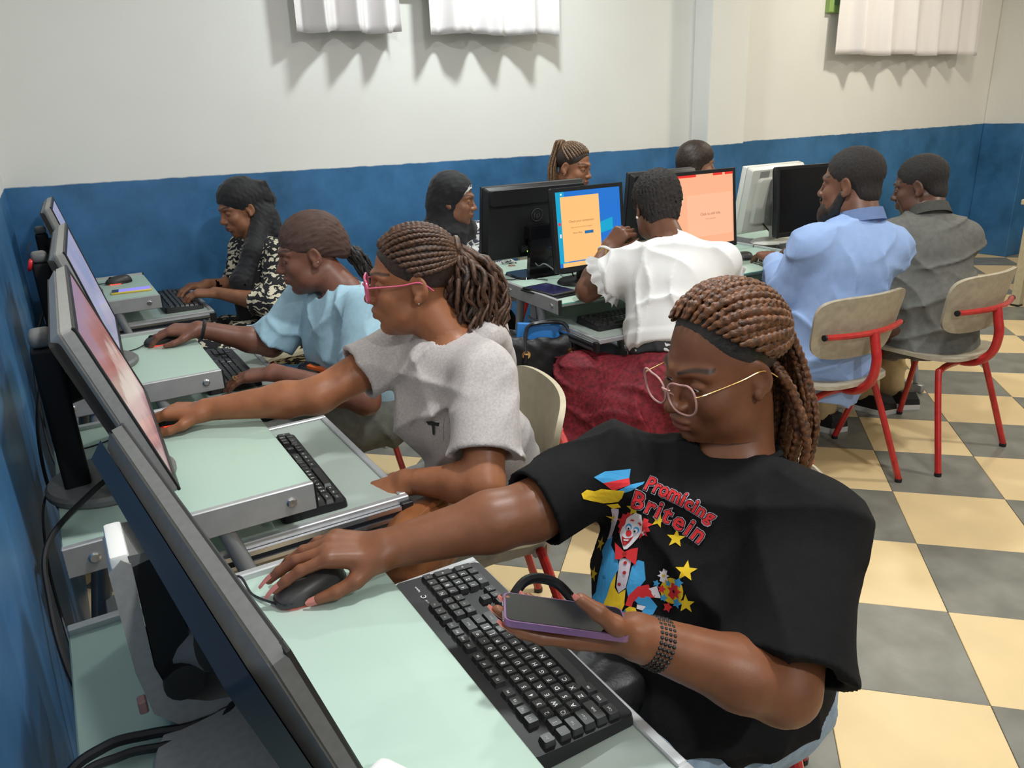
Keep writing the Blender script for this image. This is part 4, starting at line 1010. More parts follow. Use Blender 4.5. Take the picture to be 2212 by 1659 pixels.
def loop(P, c, axis, r, tr, m, name, n=28, sq=1.0, beads=0):
    a = nrm(axis); u = nrm(np.cross(a, (0, 0, 1) if abs(a[2]) < .9 else (1, 0, 0))); v = np.cross(a, u); b = NB()
    if beads:
        for i in range(beads):
            t = 2*PI*i/beads; bmesh.ops.create_icosphere(b, subdivisions=1, radius=tr, matrix=Matrix.Translation(Vector(np.asarray(c) + u*math.cos(t)*r + v*math.sin(t)*r*sq)))
    else: tube(b, [np.asarray(c) + u*math.cos(t)*r + v*math.sin(t)*r*sq for t in np.linspace(0, 2*PI, n+1)[:-1]], tr, 8, True)
    return P.bmpart(name, b, MT[m])
# ================================================================= WOMAN IN THE BLACK T-SHIRT (nearest)
mat('tee_black', (.0075, .0075, .008), .85, bump=.25, bscale=700, spec=.2, noise=.25, nscale=60)
mat('jeans_pale', (.30, .40, .50), .8, bump=.3, bscale=500, noise=.25, nscale=50)
mat('nail_pink', (.85, .36, .30), .2, coat=.5); mat('nail_tip', (.85, .66, .58), .2, coat=.5)
SK_A = (.185, .068, .030)
J = dict(neck=(.865, .787, .893), shR=(.722, .920, .862), elR=(.558, .912, .830), wrR=(.335, .968, .812), shL=(.852, .626, .842), elL=(.700, .532, .695), wrL=(.525, .612, .798), pel=(.885, .80, .50))
P = Person('woman in a black T-shirt with clown print, copper braids and pink-framed glasses', (.93, .78, 0), SK_A, (.24, .075, .050)); PA = P
hc = np.array((.857, .817, 1.035)); HR = head_frame(275, 11, 0); hs = .965; P.head = (hc, HR, hs)
hp, W = head_prims(hc, HR, hs, 1.16, 1.17, nose=1.02, lids=.5)
nk = [cap(W(0, -.022, -.06), J['neck'], .056, .060, .02)]
tr = torso(J, .93)
hR, tipsR = hand_prims(J['wrR'], (-.88, .34, .16), (.0, -.12, 1), True, s=.98, fing=((24, 16, 6), (22, 18, 8), (24, 20, 10), (26, 22, 12)), spread=6, thumb=(-.10, .16))
fL = nrm((-.84, .50, .20)); uL = np.array((-.02, -.16, -.98)); hL, tipsL = hand_prims(J['wrL'], fL, uL, False, s=.98, fing=((0, 12, 10), (2, 12, 10), (3, 13, 10), (4, 14, 10)), spread=4, thumb=(-.22, .30))
ar = arms(J, 1.10, .027)
full = tr + nk + ar + hR + hL + [cap((.93, .86, .46), (.50, .945, .47), .085, .062, .03), cap((.90, .70, .45), (.52, .70, .46), .088, .065, .03), cap((.50, .93, .5), (.55, .95, .06), .055, .04), cap((.52, .70, .5), (.58, .70, .06), .055, .04)]
nz = A3(J['neck'])
up = A3(W(0, -.02, 0)) - nz; up = nrm(up); ncut = nz + up*.035
P.body(hp + nk, hc-.16, hc+.16, .0019, lambda c: (c-ncut) @ up > -.006)
P.body(full, (.22, .40, .02), (1.16, 1.12, 1.0), .008, lambda c: ((c-ncut) @ up < 0) & (np.linalg.norm(c-A3(J['wrR']), axis=1) > .0) & ~((c[:, 0] < J['wrR'][0]+.03) & (c[:, 1] > .86) & (c[:, 2] > .63)) & ~((c[:, 0] < J['wrL'][0]+.03) & (c[:, 1] < .75) & (c[:, 2] > .63)))
lo, hi = bounds([p for p, d, u in tipsR] + [J['wrR']], .065); P.body(hR + ar, lo, hi, .0023, lambda c: c[:, 0] < J['wrR'][0]+.034)
lo, hi = bounds([p for p, d, u in tipsL] + [J['wrL']], .065); P.body(hL + ar, lo, hi, .0023, lambda c: c[:, 0] < J['wrL'][0]+.034)
P.done(); P.eyes((-.1, .9, -.42))
P.nails(tipsR, .019, .0064, MT['nail_pink']); P.nails(tipsL, .012, .0064, MT['nail_pink'])
# T-shirt
fw, upv, lat = J['fw'], J['up'], J['lat']; n_, pl, sl, sr = (A3(J[k]) for k in ('neck', 'pel', 'shL', 'shR'))
ch = (sl+sr)/2*.55 + n_*.45 - upv*.115
hemL = A3(J['shL']) + (A3(J['elL'])-A3(J['shL']))*.90; dL = nrm(A3(J['elL'])-A3(J['shL'])); hemR = A3(J['shR']) + (A3(J['elR'])-A3(J['shR']))*1.0; dR = nrm(A3(J['elR'])-A3(J['shR']))
sh_pr = [ecap(ch + lat*.02, pl + upv*.12 + lat*.03, .165, .188, fw, .74, .05), ecap(pl + upv*.14 + lat*.02, pl - upv*.06 + fw*.02, .185, .185, fw, .88, .04, cuts=[(pl - upv*.0, -upv)]), ecap(pl + upv*.10 + fw*.085, pl - upv*.07 + fw*.10, .15, .15, fw, .8, .05, cuts=[(pl + upv*.03, -upv)]),
         ell(ch + fw*.090 - upv*.055 + lat*.075, (.095, .085, .095), None, .07), ell(ch + fw*.090 - upv*.055 - lat*.075, (.095, .085, .095), None, .07), ell(pl + upv*.12 + fw*.085, (.14, .11, .13), None, .06), ell(pl + upv*.03 + fw*.16, (.15, .15, .10), None, .06, cuts=[(pl + upv*.045, -upv)]), ell(pl + upv*.02 + fw*.10 - lat*.07, (.13, .13, .11), None, .06, cuts=[(pl + upv*.03, -upv)]),
         cap(n_ - upv*.046, sl + upv*.002, .060, .066, .045), cap(n_ - upv*.056, sr - upv*.004, .060, .066, .04),
         cap(sl, hemL + dL*.05, .073, .097, .035, cuts=[(hemL, dL)]), cap(sr, hemR + dR*.05, .070, .074, .035, cuts=[(hemR, dR)]),
         cap(hemL - dL*.030, hemL + dL*.12, .068, .074, .002, 's'), cap(hemR - dR*.035, hemR + dR*.12, .052, .055, .002, 's'),
         cap(n_ - upv*.008, W(0, -.02, -.04), .066, .066, .006, 's')]
b1 = folds(11, 7, (.12, .30)); b2 = folds(12, 3, (.4, .6), sharp=1.6)
dsp = lambda Q: .008*b1(Q) + .008*b2(Q) + .0075
P_shirt, SV, SF = P.cloth('t_shirt', sh_pr, (.46, .40, .38), (1.20, 1.14, 1.02), .0046, MT['tee_black'], disp=dsp, amp=.016)
loop(P, n_ + upv*.002, nrm(up), .0675, .006, 'tee_black', 'collar')
# jeans
P.cloth('jeans', [ell(pl - upv*.02, (.18, .15, .10), np.stack([lat, fw, upv], 1), .04), cap((.93, .87, .47), (.50, .945, .48), .100, .078, .03), cap((.88, .70, .465), (.52, .70, .475), .104, .080, .03), cap((.50, .945, .47), (.56, .95, .10), .072, .065, .03), cap((.52, .70, .46), (.58, .70, .10), .072, .065, .03)], (.38, .50, .06), (1.15, 1.08, .66), .009, MT['jeans_pale'], 21, .008, (.1, .26))
for q in ((.54, .95), (.56, .70)):
    b = NB(); prism(b, rrect(q[0]-.20, q[1]-.045, q[0]+.06, q[1]+.045, .04), 0, .03); prism(b, rrect(q[0]-.19, q[1]-.04, q[0]+.055, q[1]+.04, .038), .03, .085, None, .7); P.bmpart('shoe', b, MT['black'])
# hair: dark cap at the roots and copper box braids swept back over the crown
V, F = sdf_mesh([ell(W(0, -.016, .042), np.array((.0765, .0945, .0825))*hs, HR, .01), ell(W(0, .085, -.035), np.array((.092, .085, .109))*hs, HR, .02, 's'), ell(W(0, .0, -.075), np.array((.11, .12, .065))*hs, HR, .02, 's')], hc-.15, hc+.17, .004)
hair = P.part('hair', V, F, MT['hair_black'])
R = random.Random(5); G0 = (.0, -.108, .036); cnt = 0
def hang(g, i, n, ln):
    q = (i/(n-1)-.5); a = W(*g); dn = np.array((.0, 0, -1.)); side = HR[:, 0]; bk = -HR[:, 1]
    out = []
    for t in np.linspace(.12, 1, 9):
        out.append(a + dn*ln*t + side*(q*(.080-.040*t)*min(1, t*2.4) + .004*math.sin(9*t+i)) + bk*(.022*math.sin(min(1, t*1.6)*PI/1.3) + .012*math.cos(i*2.4)*t))
    return out
NBR = 24
for i in range(NBR):
    s = i/(NBR-1)*2-1                                 # -1 left ear ... +1 right ear
    a = s*1.62; zz = .040 + .064*math.cos(a)**1; yy = -.010 + .074*max(0, math.cos(a))**.85; xx = .0745*math.sin(a)
    st = (xx, yy - (.0 if abs(s) < .8 else .012), zz - (.0 if abs(s) < .8 else .006)); g = (G0[0]+s*.030, G0[1]+.004*abs(s), G0[2]+.030*(1-abs(s))-.012)
    off = .0105 + (.004 if i % 2 else 0)
    pts = scalp_path(W, st, g, 14, off) + hang((g[0]*1.1, g[1]-.012, g[2]-.01), i, NBR, R.uniform(.26, .33))
    b = NB(); braid(b, pts, R.uniform(.0068, .0078), .0125, 8, .0062, R.uniform(0, 6)); P.bmpart('braid', b, MT['hair_copper'], hair, 60); cnt += 1
for i in range(14):                                   # second layer higher on the crown, and loose braids at the nape
    s = i/13*2-1; st = (.055*s, .030 - .02*abs(s), .112 - .028*s*s); g = (s*.034, -.100, .055 - .02*abs(s))
    pts = scalp_path(W, st, g, 12, .0155) + hang((g[0]*1.2, g[1]-.02, g[2]-.02), i, 14, R.uniform(.27, .34))
    b = NB(); braid(b, pts, R.uniform(.0068, .0078), .0125, 8, .006, R.uniform(0, 6)); P.bmpart('braid', b, MT['hair_copper'], hair, 60)
for i in range(12):
    s = i/11*2-1; g = (s*.066, -.055 - .030*(1-abs(s)), -.004 - .01*abs(s))
    b = NB(); braid(b, [W(*g)] + hang((g[0], g[1]-.012, g[2]), i, 12, R.uniform(.23, .29)), .0072, .0125, 8, .006, R.uniform(0, 6)); P.bmpart('braid', b, MT['hair_copper'], hair, 60)
glasses(P, W, 'frame_rose', 'lens', w=.061, h=.051, cz=-.006, y=.113, cat=.009, r=.0017, temple_m='gold')
stud(P, W(-.079, -.004, -.034), .0025, 'gold')
d = nrm(A3(J['wrL'])-A3(J['elL']))
for k in range(4): loop(P, A3(J['wrL']) - d*(.012+.0058*k), d, .0315+.0006*k, .0030, 'black', 'bead_bracelet', sq=.95, beads=30)
# phone held in the left hand
uL = nrm(uL - fL*(uL @ fL)); tL = np.cross(fL, uL)
pc = A3(J['wrL']) + fL*.100 - uL*.020 + tL*.010
t = thing('smartphone', 'purple edged smartphone held above the keyboard by the woman in black', 'phone', pc)
M = frame((0, 0, 0), fL, tL, -uL) if np.dot(np.cross(fL, tL), -uL) > 0 else frame((0, 0, 0), fL, -tL, -uL)
b = NB(); prism(b, rrect(-.076, -.037, .076, .037, .010, 4), -.0045, .0035, M); fin(b, 'case', MT['phone_purple'], t)
b = NB(); prism(b, rrect(-.0735, -.0345, .0735, .0345, .008, 4), .0030, .0041, M); fin(b, 'screen', MT['black_gloss'], t)
b = NB()
for k in range(30): bmesh.ops.create_icosphere(b, subdivisions=1, radius=.0013, matrix=M @ Matrix.Translation((-.068+.136*k/29, -.0372 if np.dot(np.cross(fL, tL), -uL) > 0 else .0372, -.0005)))
for k in range(14): bmesh.ops.create_icosphere(b, subdivisions=1, radius=.0013, matrix=M @ Matrix.Translation((.0763, -.030+.06*k/13, -.0005)))
fin(b, 'rhinestones', MT['metal_bright'], t)

# ---- print on the T-shirt: flat ink pieces laid onto the cloth. Design units (thousandths) are mapped to the chest plane
PHM = np.array([[0.35053, 0.09259, -0.44671], [0.13023, -0.33582, 0.09809], [0.1718, 0.04175, 1.0]])
fwp = nrm(fw*.88 + upv*.475); e1 = -lat; e2 = nrm(np.cross(fwp, e1)); e1 = nrm(np.cross(e2, fwp)); OP = ch + fw*.15 + upv*.01
bvh = BVHTree.FromPolygons([Vector(v) for v in SV], [tuple(map(int, f)) for f in SF])
def on_shirt(x, y, lift):
    q = PHM @ np.array((x/1000, y/1000, 1.)); a, b_ = q[:2]/q[2]
    p = OP + e1*a + e2*b_; hit = bvh.ray_cast(Vector(p + fwp*.12), Vector(-fwp), .5)
    if hit[0] is None: return Vector(p)
    return hit[0] + hit[1]*lift if hit[1].dot(Vector(fwp)) > 0 else hit[0] - hit[1]*lift
INK = dict(red=(.62, .03, .035), yellow=(.72, .48, .02), blue=(.05, .30, .58), white=(.72, .66, .70), dark=(.008, .008, .01), pink=(.55, .48, .55), brown=(.35, .02, .02))
INKL = list(INK); inkm = [mat('ink_'+k, v, .75, spec=.3) for k, v in INK.items()]
def circ(x, y, r, n=14, ry=None): return [(x+r*math.cos(2*PI*i/n), y+(ry or r)*math.sin(2*PI*i/n)) for i in range(n)]
def star(x, y, r, rot=0): return [(x+(r if i % 2 == 0 else r*.42)*math.sin(PI*i/5+rot), y-(r if i % 2 == 0 else r*.42)*math.cos(PI*i/5+rot)) for i in range(10)]
def flower(x, y, r, n=5):
    return [(x+r*(1 if i % 2 == 0 else .55)*math.cos(PI*i/n), y+r*(1 if i % 2 == 0 else .55)*math.sin(PI*i/n)) for i in range(2*n)]
def ink(name, pieces):
    B = NB()
    for ci, layer, poly in pieces:
        b = NB()
        try: b.faces.new([b.verts.new((x, y, 0)) for x, y in poly])
        except ValueError: b.free(); continue
        bmesh.ops.triangulate(b, faces=b.faces[:])
        xs = [p[0] for p in poly]; ys = [p[1] for p in poly]
        for ax, lo_, hi_ in ((0, min(xs), max(xs)), (1, min(ys), max(ys))):
            v = math.ceil(lo_/22)*22
            while v < hi_:
                bmesh.ops.bisect_plane(b, geom=b.verts[:]+b.edges[:]+b.faces[:], plane_co=(v, 0, 0) if ax == 0 else (0, v, 0), plane_no=(1, 0, 0) if ax == 0 else (0, 1, 0)); v += 22
        me = bpy.data.meshes.new('x'); b.to_mesh(me); b.free(); n0 = len(B.verts); f0 = len(B.faces); B.from_mesh(me); bpy.data.meshes.remove(me)
        B.verts.ensure_lookup_table(); B.faces.ensure_lookup_table()
        for v in B.verts[n0:]: v.co = on_shirt(v.co.x, v.co.y, .0012 + .0006*layer)
        for f in B.faces[f0:]: f.material_index = INKL.index(ci)
    return P.bmpart(name, B, inkm, P_shirt, 0)
clown = [('blue', 0, [(738, 195), (775, 165), (852, 148), (850, 195), (770, 222)]), ('red', 0, [(770, 222), (850, 195), (858, 228), (795, 258)]), ('blue', 0, [(762, 272), (800, 262), (860, 228), (917, 212), (912, 226), (860, 258), (790, 282)]),
 ('yellow', 1, [(705, 300), (700, 275), (716, 255), (738, 262), (760, 250), (775, 270), (835, 258), (815, 290), (790, 310), (745, 318)]), ('yellow', 1, [(748, 325), (785, 318), (790, 338), (755, 345)]),
 ('pink', 0, [(750, 345), (776, 348), (742, 440), (725, 500), (697, 510), (715, 430)]),
 ('blue', 0, [(697, 512), (735, 490), (735, 535), (790, 600), (800, 650), (775, 690), (735, 790), (690, 890), (590, 832), (655, 775), (738, 725), (745, 640), (690, 600), (672, 565)]),
 ('red', 0, [(790, 372), (812, 378), (822, 366), (842, 374), (806, 420), (806, 470), (800, 492), (786, 480), (770, 470), (775, 450), (760, 440), (772, 420), (762, 400), (780, 398)]), ('red', 0, [(925, 396), (950, 405), (945, 418), (976, 428), (948, 440), (962, 462), (938, 466), (948, 486), (920, 480), (898, 502), (912, 440)]),
 ('white', 1, [(838, 384), (880, 368), (912, 382), (922, 420), (915, 460), (895, 492), (860, 530), (835, 553), (818, 556), (800, 520), (782, 480), (790, 450), (808, 430), (815, 400)]),
 ('red', 2, circ(838, 474, 17)), ('brown', 2, [(798, 488), (818, 500), (845, 500), (868, 488), (845, 520), (826, 536), (812, 536), (802, 512)]), ('white', 3, [(812, 505), (845, 506), (838, 514), (815, 513)]), ('red', 3, circ(822, 526, 9)),
 ('blue', 2, circ(835, 442, 19, ry=17)), ('white', 3, circ(836, 448, 13, ry=12)), ('dark', 4, circ(838, 452, 6)), ('blue', 2, circ(882, 456, 19, ry=16)), ('white', 3, circ(880, 461, 13, ry=11)), ('dark', 4, circ(876, 464, 6)),
 ('red', 2, [(838, 412), (850, 402), (868, 406), (864, 414), (850, 412)]), ('red', 2, [(890, 420), (905, 416), (918, 428), (912, 436), (900, 428)]),
 ('white', 0, [(905, 470), (930, 455), (938, 470), (920, 485)]), ('white', 0, [(785, 425), (800, 412), (805, 440), (792, 450)]),
 ('pink', 0, [(800, 600), (862, 600), (852, 690), (838, 745), (800, 772), (788, 740), (795, 680)]), ('brown', 2, circ(833, 622, 9)), ('brown', 2, circ(832, 670, 9)), ('brown', 2, circ(806, 728, 9)),
 ('red', 3, [(762, 522), (800, 548), (825, 568), (860, 552), (896, 545), (892, 590), (886, 634), (850, 605), (828, 592), (800, 606), (778, 606), (772, 560)]), ('brown', 4, circ(828, 578, 12)),
 ('yellow', 1, [(788, 672), (780, 745), (800, 776), (838, 752), (830, 830), (800, 885), (790, 952), (748, 950), (745, 910), (692, 898), (705, 850), (735, 790), (760, 720)]), ('dark', 2, [(705, 832), (748, 838), (744, 846), (706, 842)]), ('dark', 2, [(790, 870), (806, 850), (810, 856), (794, 880)]),
 ('blue', 0, [(866, 640), (895, 606), (925, 615), (932, 705), (900, 745), (866, 770), (848, 790), (842, 745), (856, 690)]), ('blue', 0, [(692, 900), (742, 912), (742, 945), (700, 920)]), ('blue', 0, [(800, 890), (832, 850), (840, 905), (836, 1000), (780, 962), (792, 950)]),
 ('red', 1, [(834, 832), (850, 785), (895, 738), (945, 728), (958, 772), (985, 795), (940, 798), (895, 795), (866, 818), (860, 842)]), ('white', 1, [(943, 750), (985, 736), (1002, 800), (968, 796)]),
 ('blue', 1, [(868, 800), (905, 786), (945, 792), (982, 842), (955, 894), (925, 888), (902, 876), (922, 842), (888, 826)]), ('white', 1, [(884, 828), (924, 842), (908, 862), (880, 852)]), ('yellow', 2, [(832, 850), (850, 838), (876, 846), (884, 880), (868, 900), (846, 898), (836, 880)]), ('yellow', 2, circ(852, 908, 9)),
 ('yellow', 1, circ(1068, 760, 68, 16)), ('red', 2, flower(1083, 762, 46, 7)), ('dark', 3, circ(1083, 762, 8)), ('red', 2, flower(1010, 752, 24)), ('red', 2, flower(1040, 845, 30)), ('blue', 2, flower(985, 722, 20)), ('blue', 2, flower(1112, 716, 28)), ('blue', 2, flower(1050, 722, 18)), ('blue', 2, flower(1018, 797, 22)), ('blue', 2, flower(1096, 822, 28)), ('white', 2, flower(1028, 684, 36, 8)), ('yellow', 3, circ(1028, 684, 8))]
stars = [('yellow', 0, star(*q)) for q in ((738, 400, 30, .3), (862, 350, 46, .1), (642, 532, 38, .2), (620, 686, 42, .15), (1086, 498, 48, .1), (1148, 660, 54, .1), (1142, 824, 50, .05), (1036, 965, 50, .1), (876, 1004, 44, .15), (998, 408, 38, .3))]
[ink('star_print', [q]) for q in stars]; ink('clown_print', clown)
def arc_word(word, x0, y0, x1, y1, size, bulge, bold, wide=1.0, rot0=0):
    n = len(word); out = []; L_ = math.hypot(x1-x0, y1-y0); dx, dy = (x1-x0)/L_, (y1-y0)/L_
    wd = {'i': .5, 'r': .75, 'm': 1.5, 't': .8, 'B': 1.15, 'P': 1.1, 'c': .9}; ws = [wd.get(c, 1) for c in word]; tot = sum(ws); acc = 0
    for c, w_ in zip(word, ws):
        t = (acc+w_/2)/tot; acc += w_; cx = x0+(x1-x0)*t - dy*bulge*math.sin(PI*t)*-1; cy = y0+(y1-y0)*t - dx*bulge*math.sin(PI*t)
        an = math.atan2(dy, dx) + rot0*(t-.5); me = text_mesh(c, size, bold)
        for p in me.polygons:
            out.append([(cx + wide*me.vertices[i].co.x*math.cos(an) + me.vertices[i].co.y*math.sin(an), cy + wide*me.vertices[i].co.x*math.sin(an) - me.vertices[i].co.y*math.cos(an)) for i in p.vertices])
        bpy.data.meshes.remove(me)
    return out
for nm, args in (('word_promicing', ('Promicing', 925, 222, 1278, 400, 92)), ('word_britein', ('Britein', 852, 296, 1232, 500, 128))):
    rim_, fill = arc_word(*args, 18, 8, 1.0, .35), arc_word(*args, 18, 2.2, 1.0, .35)
    ink(nm, [('pink', 2, p) for p in rim_] + [('dark', 3, p) for p in arc_word(*args, 18, 5.5, 1.0, .35)] + [('red', 4, p) for p in fill])
# ================================================================= OTHER PEOPLE
def build(label, base, skin, J, hc, az, pitch, hs=1.0, roll=0, lips=None, g=1.0, hres=.0028, bres=.009, handres=.0032, hands=None, legs=None, jaw=1, full=1, eyes=True, lids=.6, wrist=.026, hscale=.95, neckr=.054):
    P = Person(label, base, skin, lips); hc = np.array(hc, float); HR = head_frame(az, pitch, roll); P.head = (hc, HR, hs); P.J = J
    hp, W = head_prims(hc, HR, hs, jaw, full, eyes=eyes, lids=lids); P.W = W; P.HR = HR
    nk = [cap(W(0, -.024, -.06), J['neck'], neckr*hs, neckr*1.08*hs, .02)]; tr = torso(J, g); ar = arms(J, g, wrist)
    hd, P.tips = [], {}
    for q, kw in (hands or {}).items():
        L_, t = hand_prims(J['wr'+q], right=(q == 'R'), s=hscale, **kw); P.tips[q] = t; hd.append((q, L_, t))
    lg = []
    for a, b, c in (legs or []): lg += [cap(a, b, .082*g, .06*g, .03), cap(b, c, .054*g, .038*g, .02)]
    n = A3(J['neck']); up = nrm(A3(W(0, -.02, 0))-n); nc = n + up*.035
    P.body(hp + nk, hc-.155*hs, hc+.155*hs, hres, lambda c: (c-nc) @ up > -.008)
    allp = tr + nk + ar + lg + sum([h[1] for h in hd], [])
    pts = [A3(v) for k, v in J.items() if k not in ('fw', 'up', 'lat')] + [A3(q) for l in (legs or []) for q in l]
    lo, hi = bounds(pts, .16)
    def keep(c):
        m = ((c-nc) @ up < 0) | (np.linalg.norm(c-nc, axis=1) > .20)
        for q, L_, t in hd:
            w_ = A3(J['wr'+q]); d = nrm(w_-A3(J['el'+q])); m &= ~(((c-w_) @ d > -.02) & (np.linalg.norm(c-w_, axis=1) < .235))
        return m
    P.body(allp, lo, hi, bres, keep)
    for q, L_, t in hd:
        w_ = A3(J['wr'+q]); d = nrm(w_-A3(J['el'+q])); lo, hi = bounds([p for p, _, _ in t]+[w_, w_-d*.03], .05)
        P.body(L_ + ar, lo, hi, handres, lambda c, w_=w_, d=d: ((c-w_) @ d > -.028))
    P.done(); P.hp = hp; P.nk = nk; P.upn = up
    if eyes: P.eyes((0, .9, -.45))
    return P
def sleeve(a, b, c, frac, r1, r2, wall=.016, k=.03, depth=.035):
    # tube of cloth from shoulder a over elbow b towards wrist c; frac 1 ends at the elbow, 2 at the wrist
    a, b, c = A3(a), A3(b), A3(c); out = []
    if frac <= 1:
        h = a+(b-a)*frac; d = nrm(b-a); out.append(cap(a, h+d*.05, r1, r2, k, cuts=[(h, d)]))
    else:
        rm = r1+(r2-r1)*.5; out.append(cap(a, b, r1, rm, k)); h = b+(c-b)*(frac-1); d = nrm(c-b); out.append(cap(b, h+d*.05, rm, r2, k, cuts=[(h, d)]))
    return out, [cap(h-d*depth, h+d*.14, r2-wall, r2-wall*.6, .002, 's')]
def top_prims(P, frac=(.6, .6), rt=.15, rw=.15, hem=-.03, rs=(.064, .064), sq=.72, bust=.06, nr=.062, nd=.008, sh=.058, wall=.016, belly=0):
    J = P.J; fw, up, lat = J['fw'], J['up'], J['lat']; n, p, sl, sr = (A3(J[k]) for k in ('neck', 'pel', 'shL', 'shR')); ch = (sl+sr)/2*.55+n*.45-up*.115
    L = [ecap(ch, p+up*.12, rt, rw, fw, sq, .05), ecap(p+up*.14, p+up*(hem+.03), rw, rw*1.06, fw, min(1, sq*1.12), .04, cuts=[(p+up*hem, -up)]), cap(n-up*.040, sl, sh, rs[0]*.96, .045), cap(n-up*.040, sr, sh, rs[0]*.96, .045)]
    if bust:
        for q in (-1, 1): L.append(ell(ch+fw*bust-up*.05+lat*.065*q, (.075, .07, .078), None, .06))
    if belly: L.append(ell(p+up*.12+fw*belly, (.13, .10, .13), None, .06))
    S = []
    for q, f in zip('LR', frac):
        if f and 'el'+q in J:
            a, b = sleeve(J['sh'+q], J['el'+q], J['wr'+q], f, rs[0], rs[1], wall); L += a; S += b
    L += S
    if nr: L.append(cap(n-up*nd, P.W(0, -.02, -.045), nr, nr, .006, 's'))
    return L
def top_box(P, pad=.13):
    J = P.J; return bounds([A3(J[k]) for k in ('neck', 'pel', 'shL', 'shR', 'elL', 'elR', 'wrL', 'wrR') if k in J], pad)
def cap_hair(P, name, m, off=.004, h=.0035, front=(.085, -.030), disp=0, seed=3, extra=(), low=-.07, lowr=.068, fr=.10, parent=None, lowy=.01, lowd=.115):
    c, R, s = P.head; W = P.W
    pr = [ell(W(0, -.014, .041), np.array((.0735+off, .093+off, .080+off))*s, R, .01), *extra, ell(W(0, front[0]+.012, front[1]), np.array((.088, .088, fr))*s, R, .012, 's'), ell(W(0, lowy, low), np.array((.12, lowd, lowr))*s, R, .015, 's')]
    wv = waves(seed, 8, (.012, .03), warp=0)
    V, F = sdf_mesh(pr, c-.17*s, c+.19*s, h, (lambda Q: disp*wv(Q)) if disp else None, disp*1.3); return P.part(name, V, F, m, parent)

# ---------------------------------------------------------------- woman in the grey hooded top
mat('grey_marl', (.52, .48, .47), .9, bump=.3, bscale=600, noise=.2, nscale=180, sheen=.15); mat('grey_shorts', (.42, .42, .40), .85, bump=.3, bscale=600, noise=.2, nscale=150); mat('stripe_white', (.72, .72, .70), .8)
J = dict(neck=(.742, 1.548, .925), shL=(.742, 1.392, .885), shR=(.675, 1.700, .885), elL=(.660, 1.268, .700), wrL=(.555, 1.425, .672), elR=(.455, 1.690, .815), wrR=(.225, 1.800, .800), pel=(.835, 1.575, .49))
P = build('woman in a grey hooded top with pink glasses and a curly ponytail', (.83, 1.57, 0), (.30, .115, .052), J, (.678, 1.592, 1.072), 291, 2, .98, lips=(.13, .055, .045), hres=.0021, bres=.009, handres=.0026,
          hands=dict(R=dict(fw=(-.86, .44, .02), up=(0, 0, 1), fing=((24, 18, 8),)*4, spread=5), L=dict(fw=(-.70, .45, -.35), up=(-.3, -.3, 1), curl=(35, 50, 30))), legs=[((.84, 1.66, .47), (.45, 1.70, .47), (.50, 1.70, .07)), ((.84, 1.48, .47), (.45, 1.50, .46), (.50, 1.50, .07))], lids=.3, full=.96)
W = P.W; n, up, fw, lat = A3(J['neck']), J['up'], J['fw'], J['lat']
tp = top_prims(P, (.74, .52), .150, .150, -.04, (.062, .076), bust=.055, nr=.060, nd=.012, sh=.055)
lo, hi = top_box(P); shirt, SV, SF = P.cloth('hooded_top', tp, lo, hi, .0058, MT['grey_marl'], 31, .009, (.10, .26))
# folded hood lying behind the neck
hood = [cap(n - fw*.050 + lat*.078 + up*.006, n - fw*.092 - up*.002, .026, .036, .02), cap(n - fw*.050 - lat*.078 + up*.006, n - fw*.092 - up*.002, .026, .036, .02), cap(n - fw*.095 - up*.0, n - fw*.128 - up*.11, .046, .036, .03), cap(n - fw*.085 + lat*.05 - up*.02, n - fw*.12 + lat*.03 - up*.11, .035, .03, .03), cap(n - fw*.085 - lat*.05 - up*.02, n - fw*.12 - lat*.03 - up*.11, .035, .03, .03), cap(n + fw*.035 - lat*.066 - up*.022, n - fw*.050 - lat*.078 + up*.006, .015, .026, .015), cap(n + fw*.035 + lat*.066 - up*.022, n - fw*.050 + lat*.078 + up*.006, .015, .026, .015),
        cap(n + fw*.085 - up*.075, n + fw*.035 - lat*.066 - up*.022, .011, .015, .01), cap(n + fw*.085 - up*.075, n + fw*.035 + lat*.066 - up*.022, .011, .015, .01), cap(n - up*.02, W(0, -.02, -.045), .060, .060, .004, 's')]
P.cloth('hood', hood, n-.2, n+.16, .005, MT['grey_marl'], 33, .006, (.06, .16), parent=shirt)
pl = A3(J['pel'])
sho, _, _ = P.cloth('shorts', [ell(pl, (.155, .165, .115), None, .04), cap((.84, 1.67, .47), (.50, 1.70, .47), .098, .085, .03), cap((.84, 1.48, .47), (.52, 1.50, .465), .098, .085, .03)], (.40, 1.33, .33), (1.05, 1.84, .64), .008, MT['grey_shorts'], 35, .008, (.1, .26))
for k in (0, .03):
    b = NB(); pts = [pl + np.array((.05-k*1.2 + .02*t, -.163 + .0*t, .11-.22*t)) for t in np.linspace(0, 1, 8)]
    for a_, b_ in zip(pts, pts[1:]): box(b, (-.005, -.006, -.018), (.005, .006, .018), 0, 1, Matrix.Translation(Vector((a_+b_)/2)))
    P.bmpart('side_stripe', b, MT['stripe_white'], sho)
b = NB(); q0 = A3(J['shL'])+np.array((-.10, -.055, -.11)); 
lg_hit = BVHTree.FromPolygons([Vector(v) for v in SV], [tuple(map(int, f)) for f in SF])
def stick(P, bm, name, m, parent, bvh, direction, lift=.0015):
    d = Vector(direction)
    for v in bm.verts:
        h = bvh.ray_cast(v.co - d*.25, d, .6)
        if h[0] is not None: v.co = h[0] - d*lift
    return P.bmpart(name, bm, m, parent, 0)
ctr = A3(J['shL'])*.5 + n*.2 + pl*.3
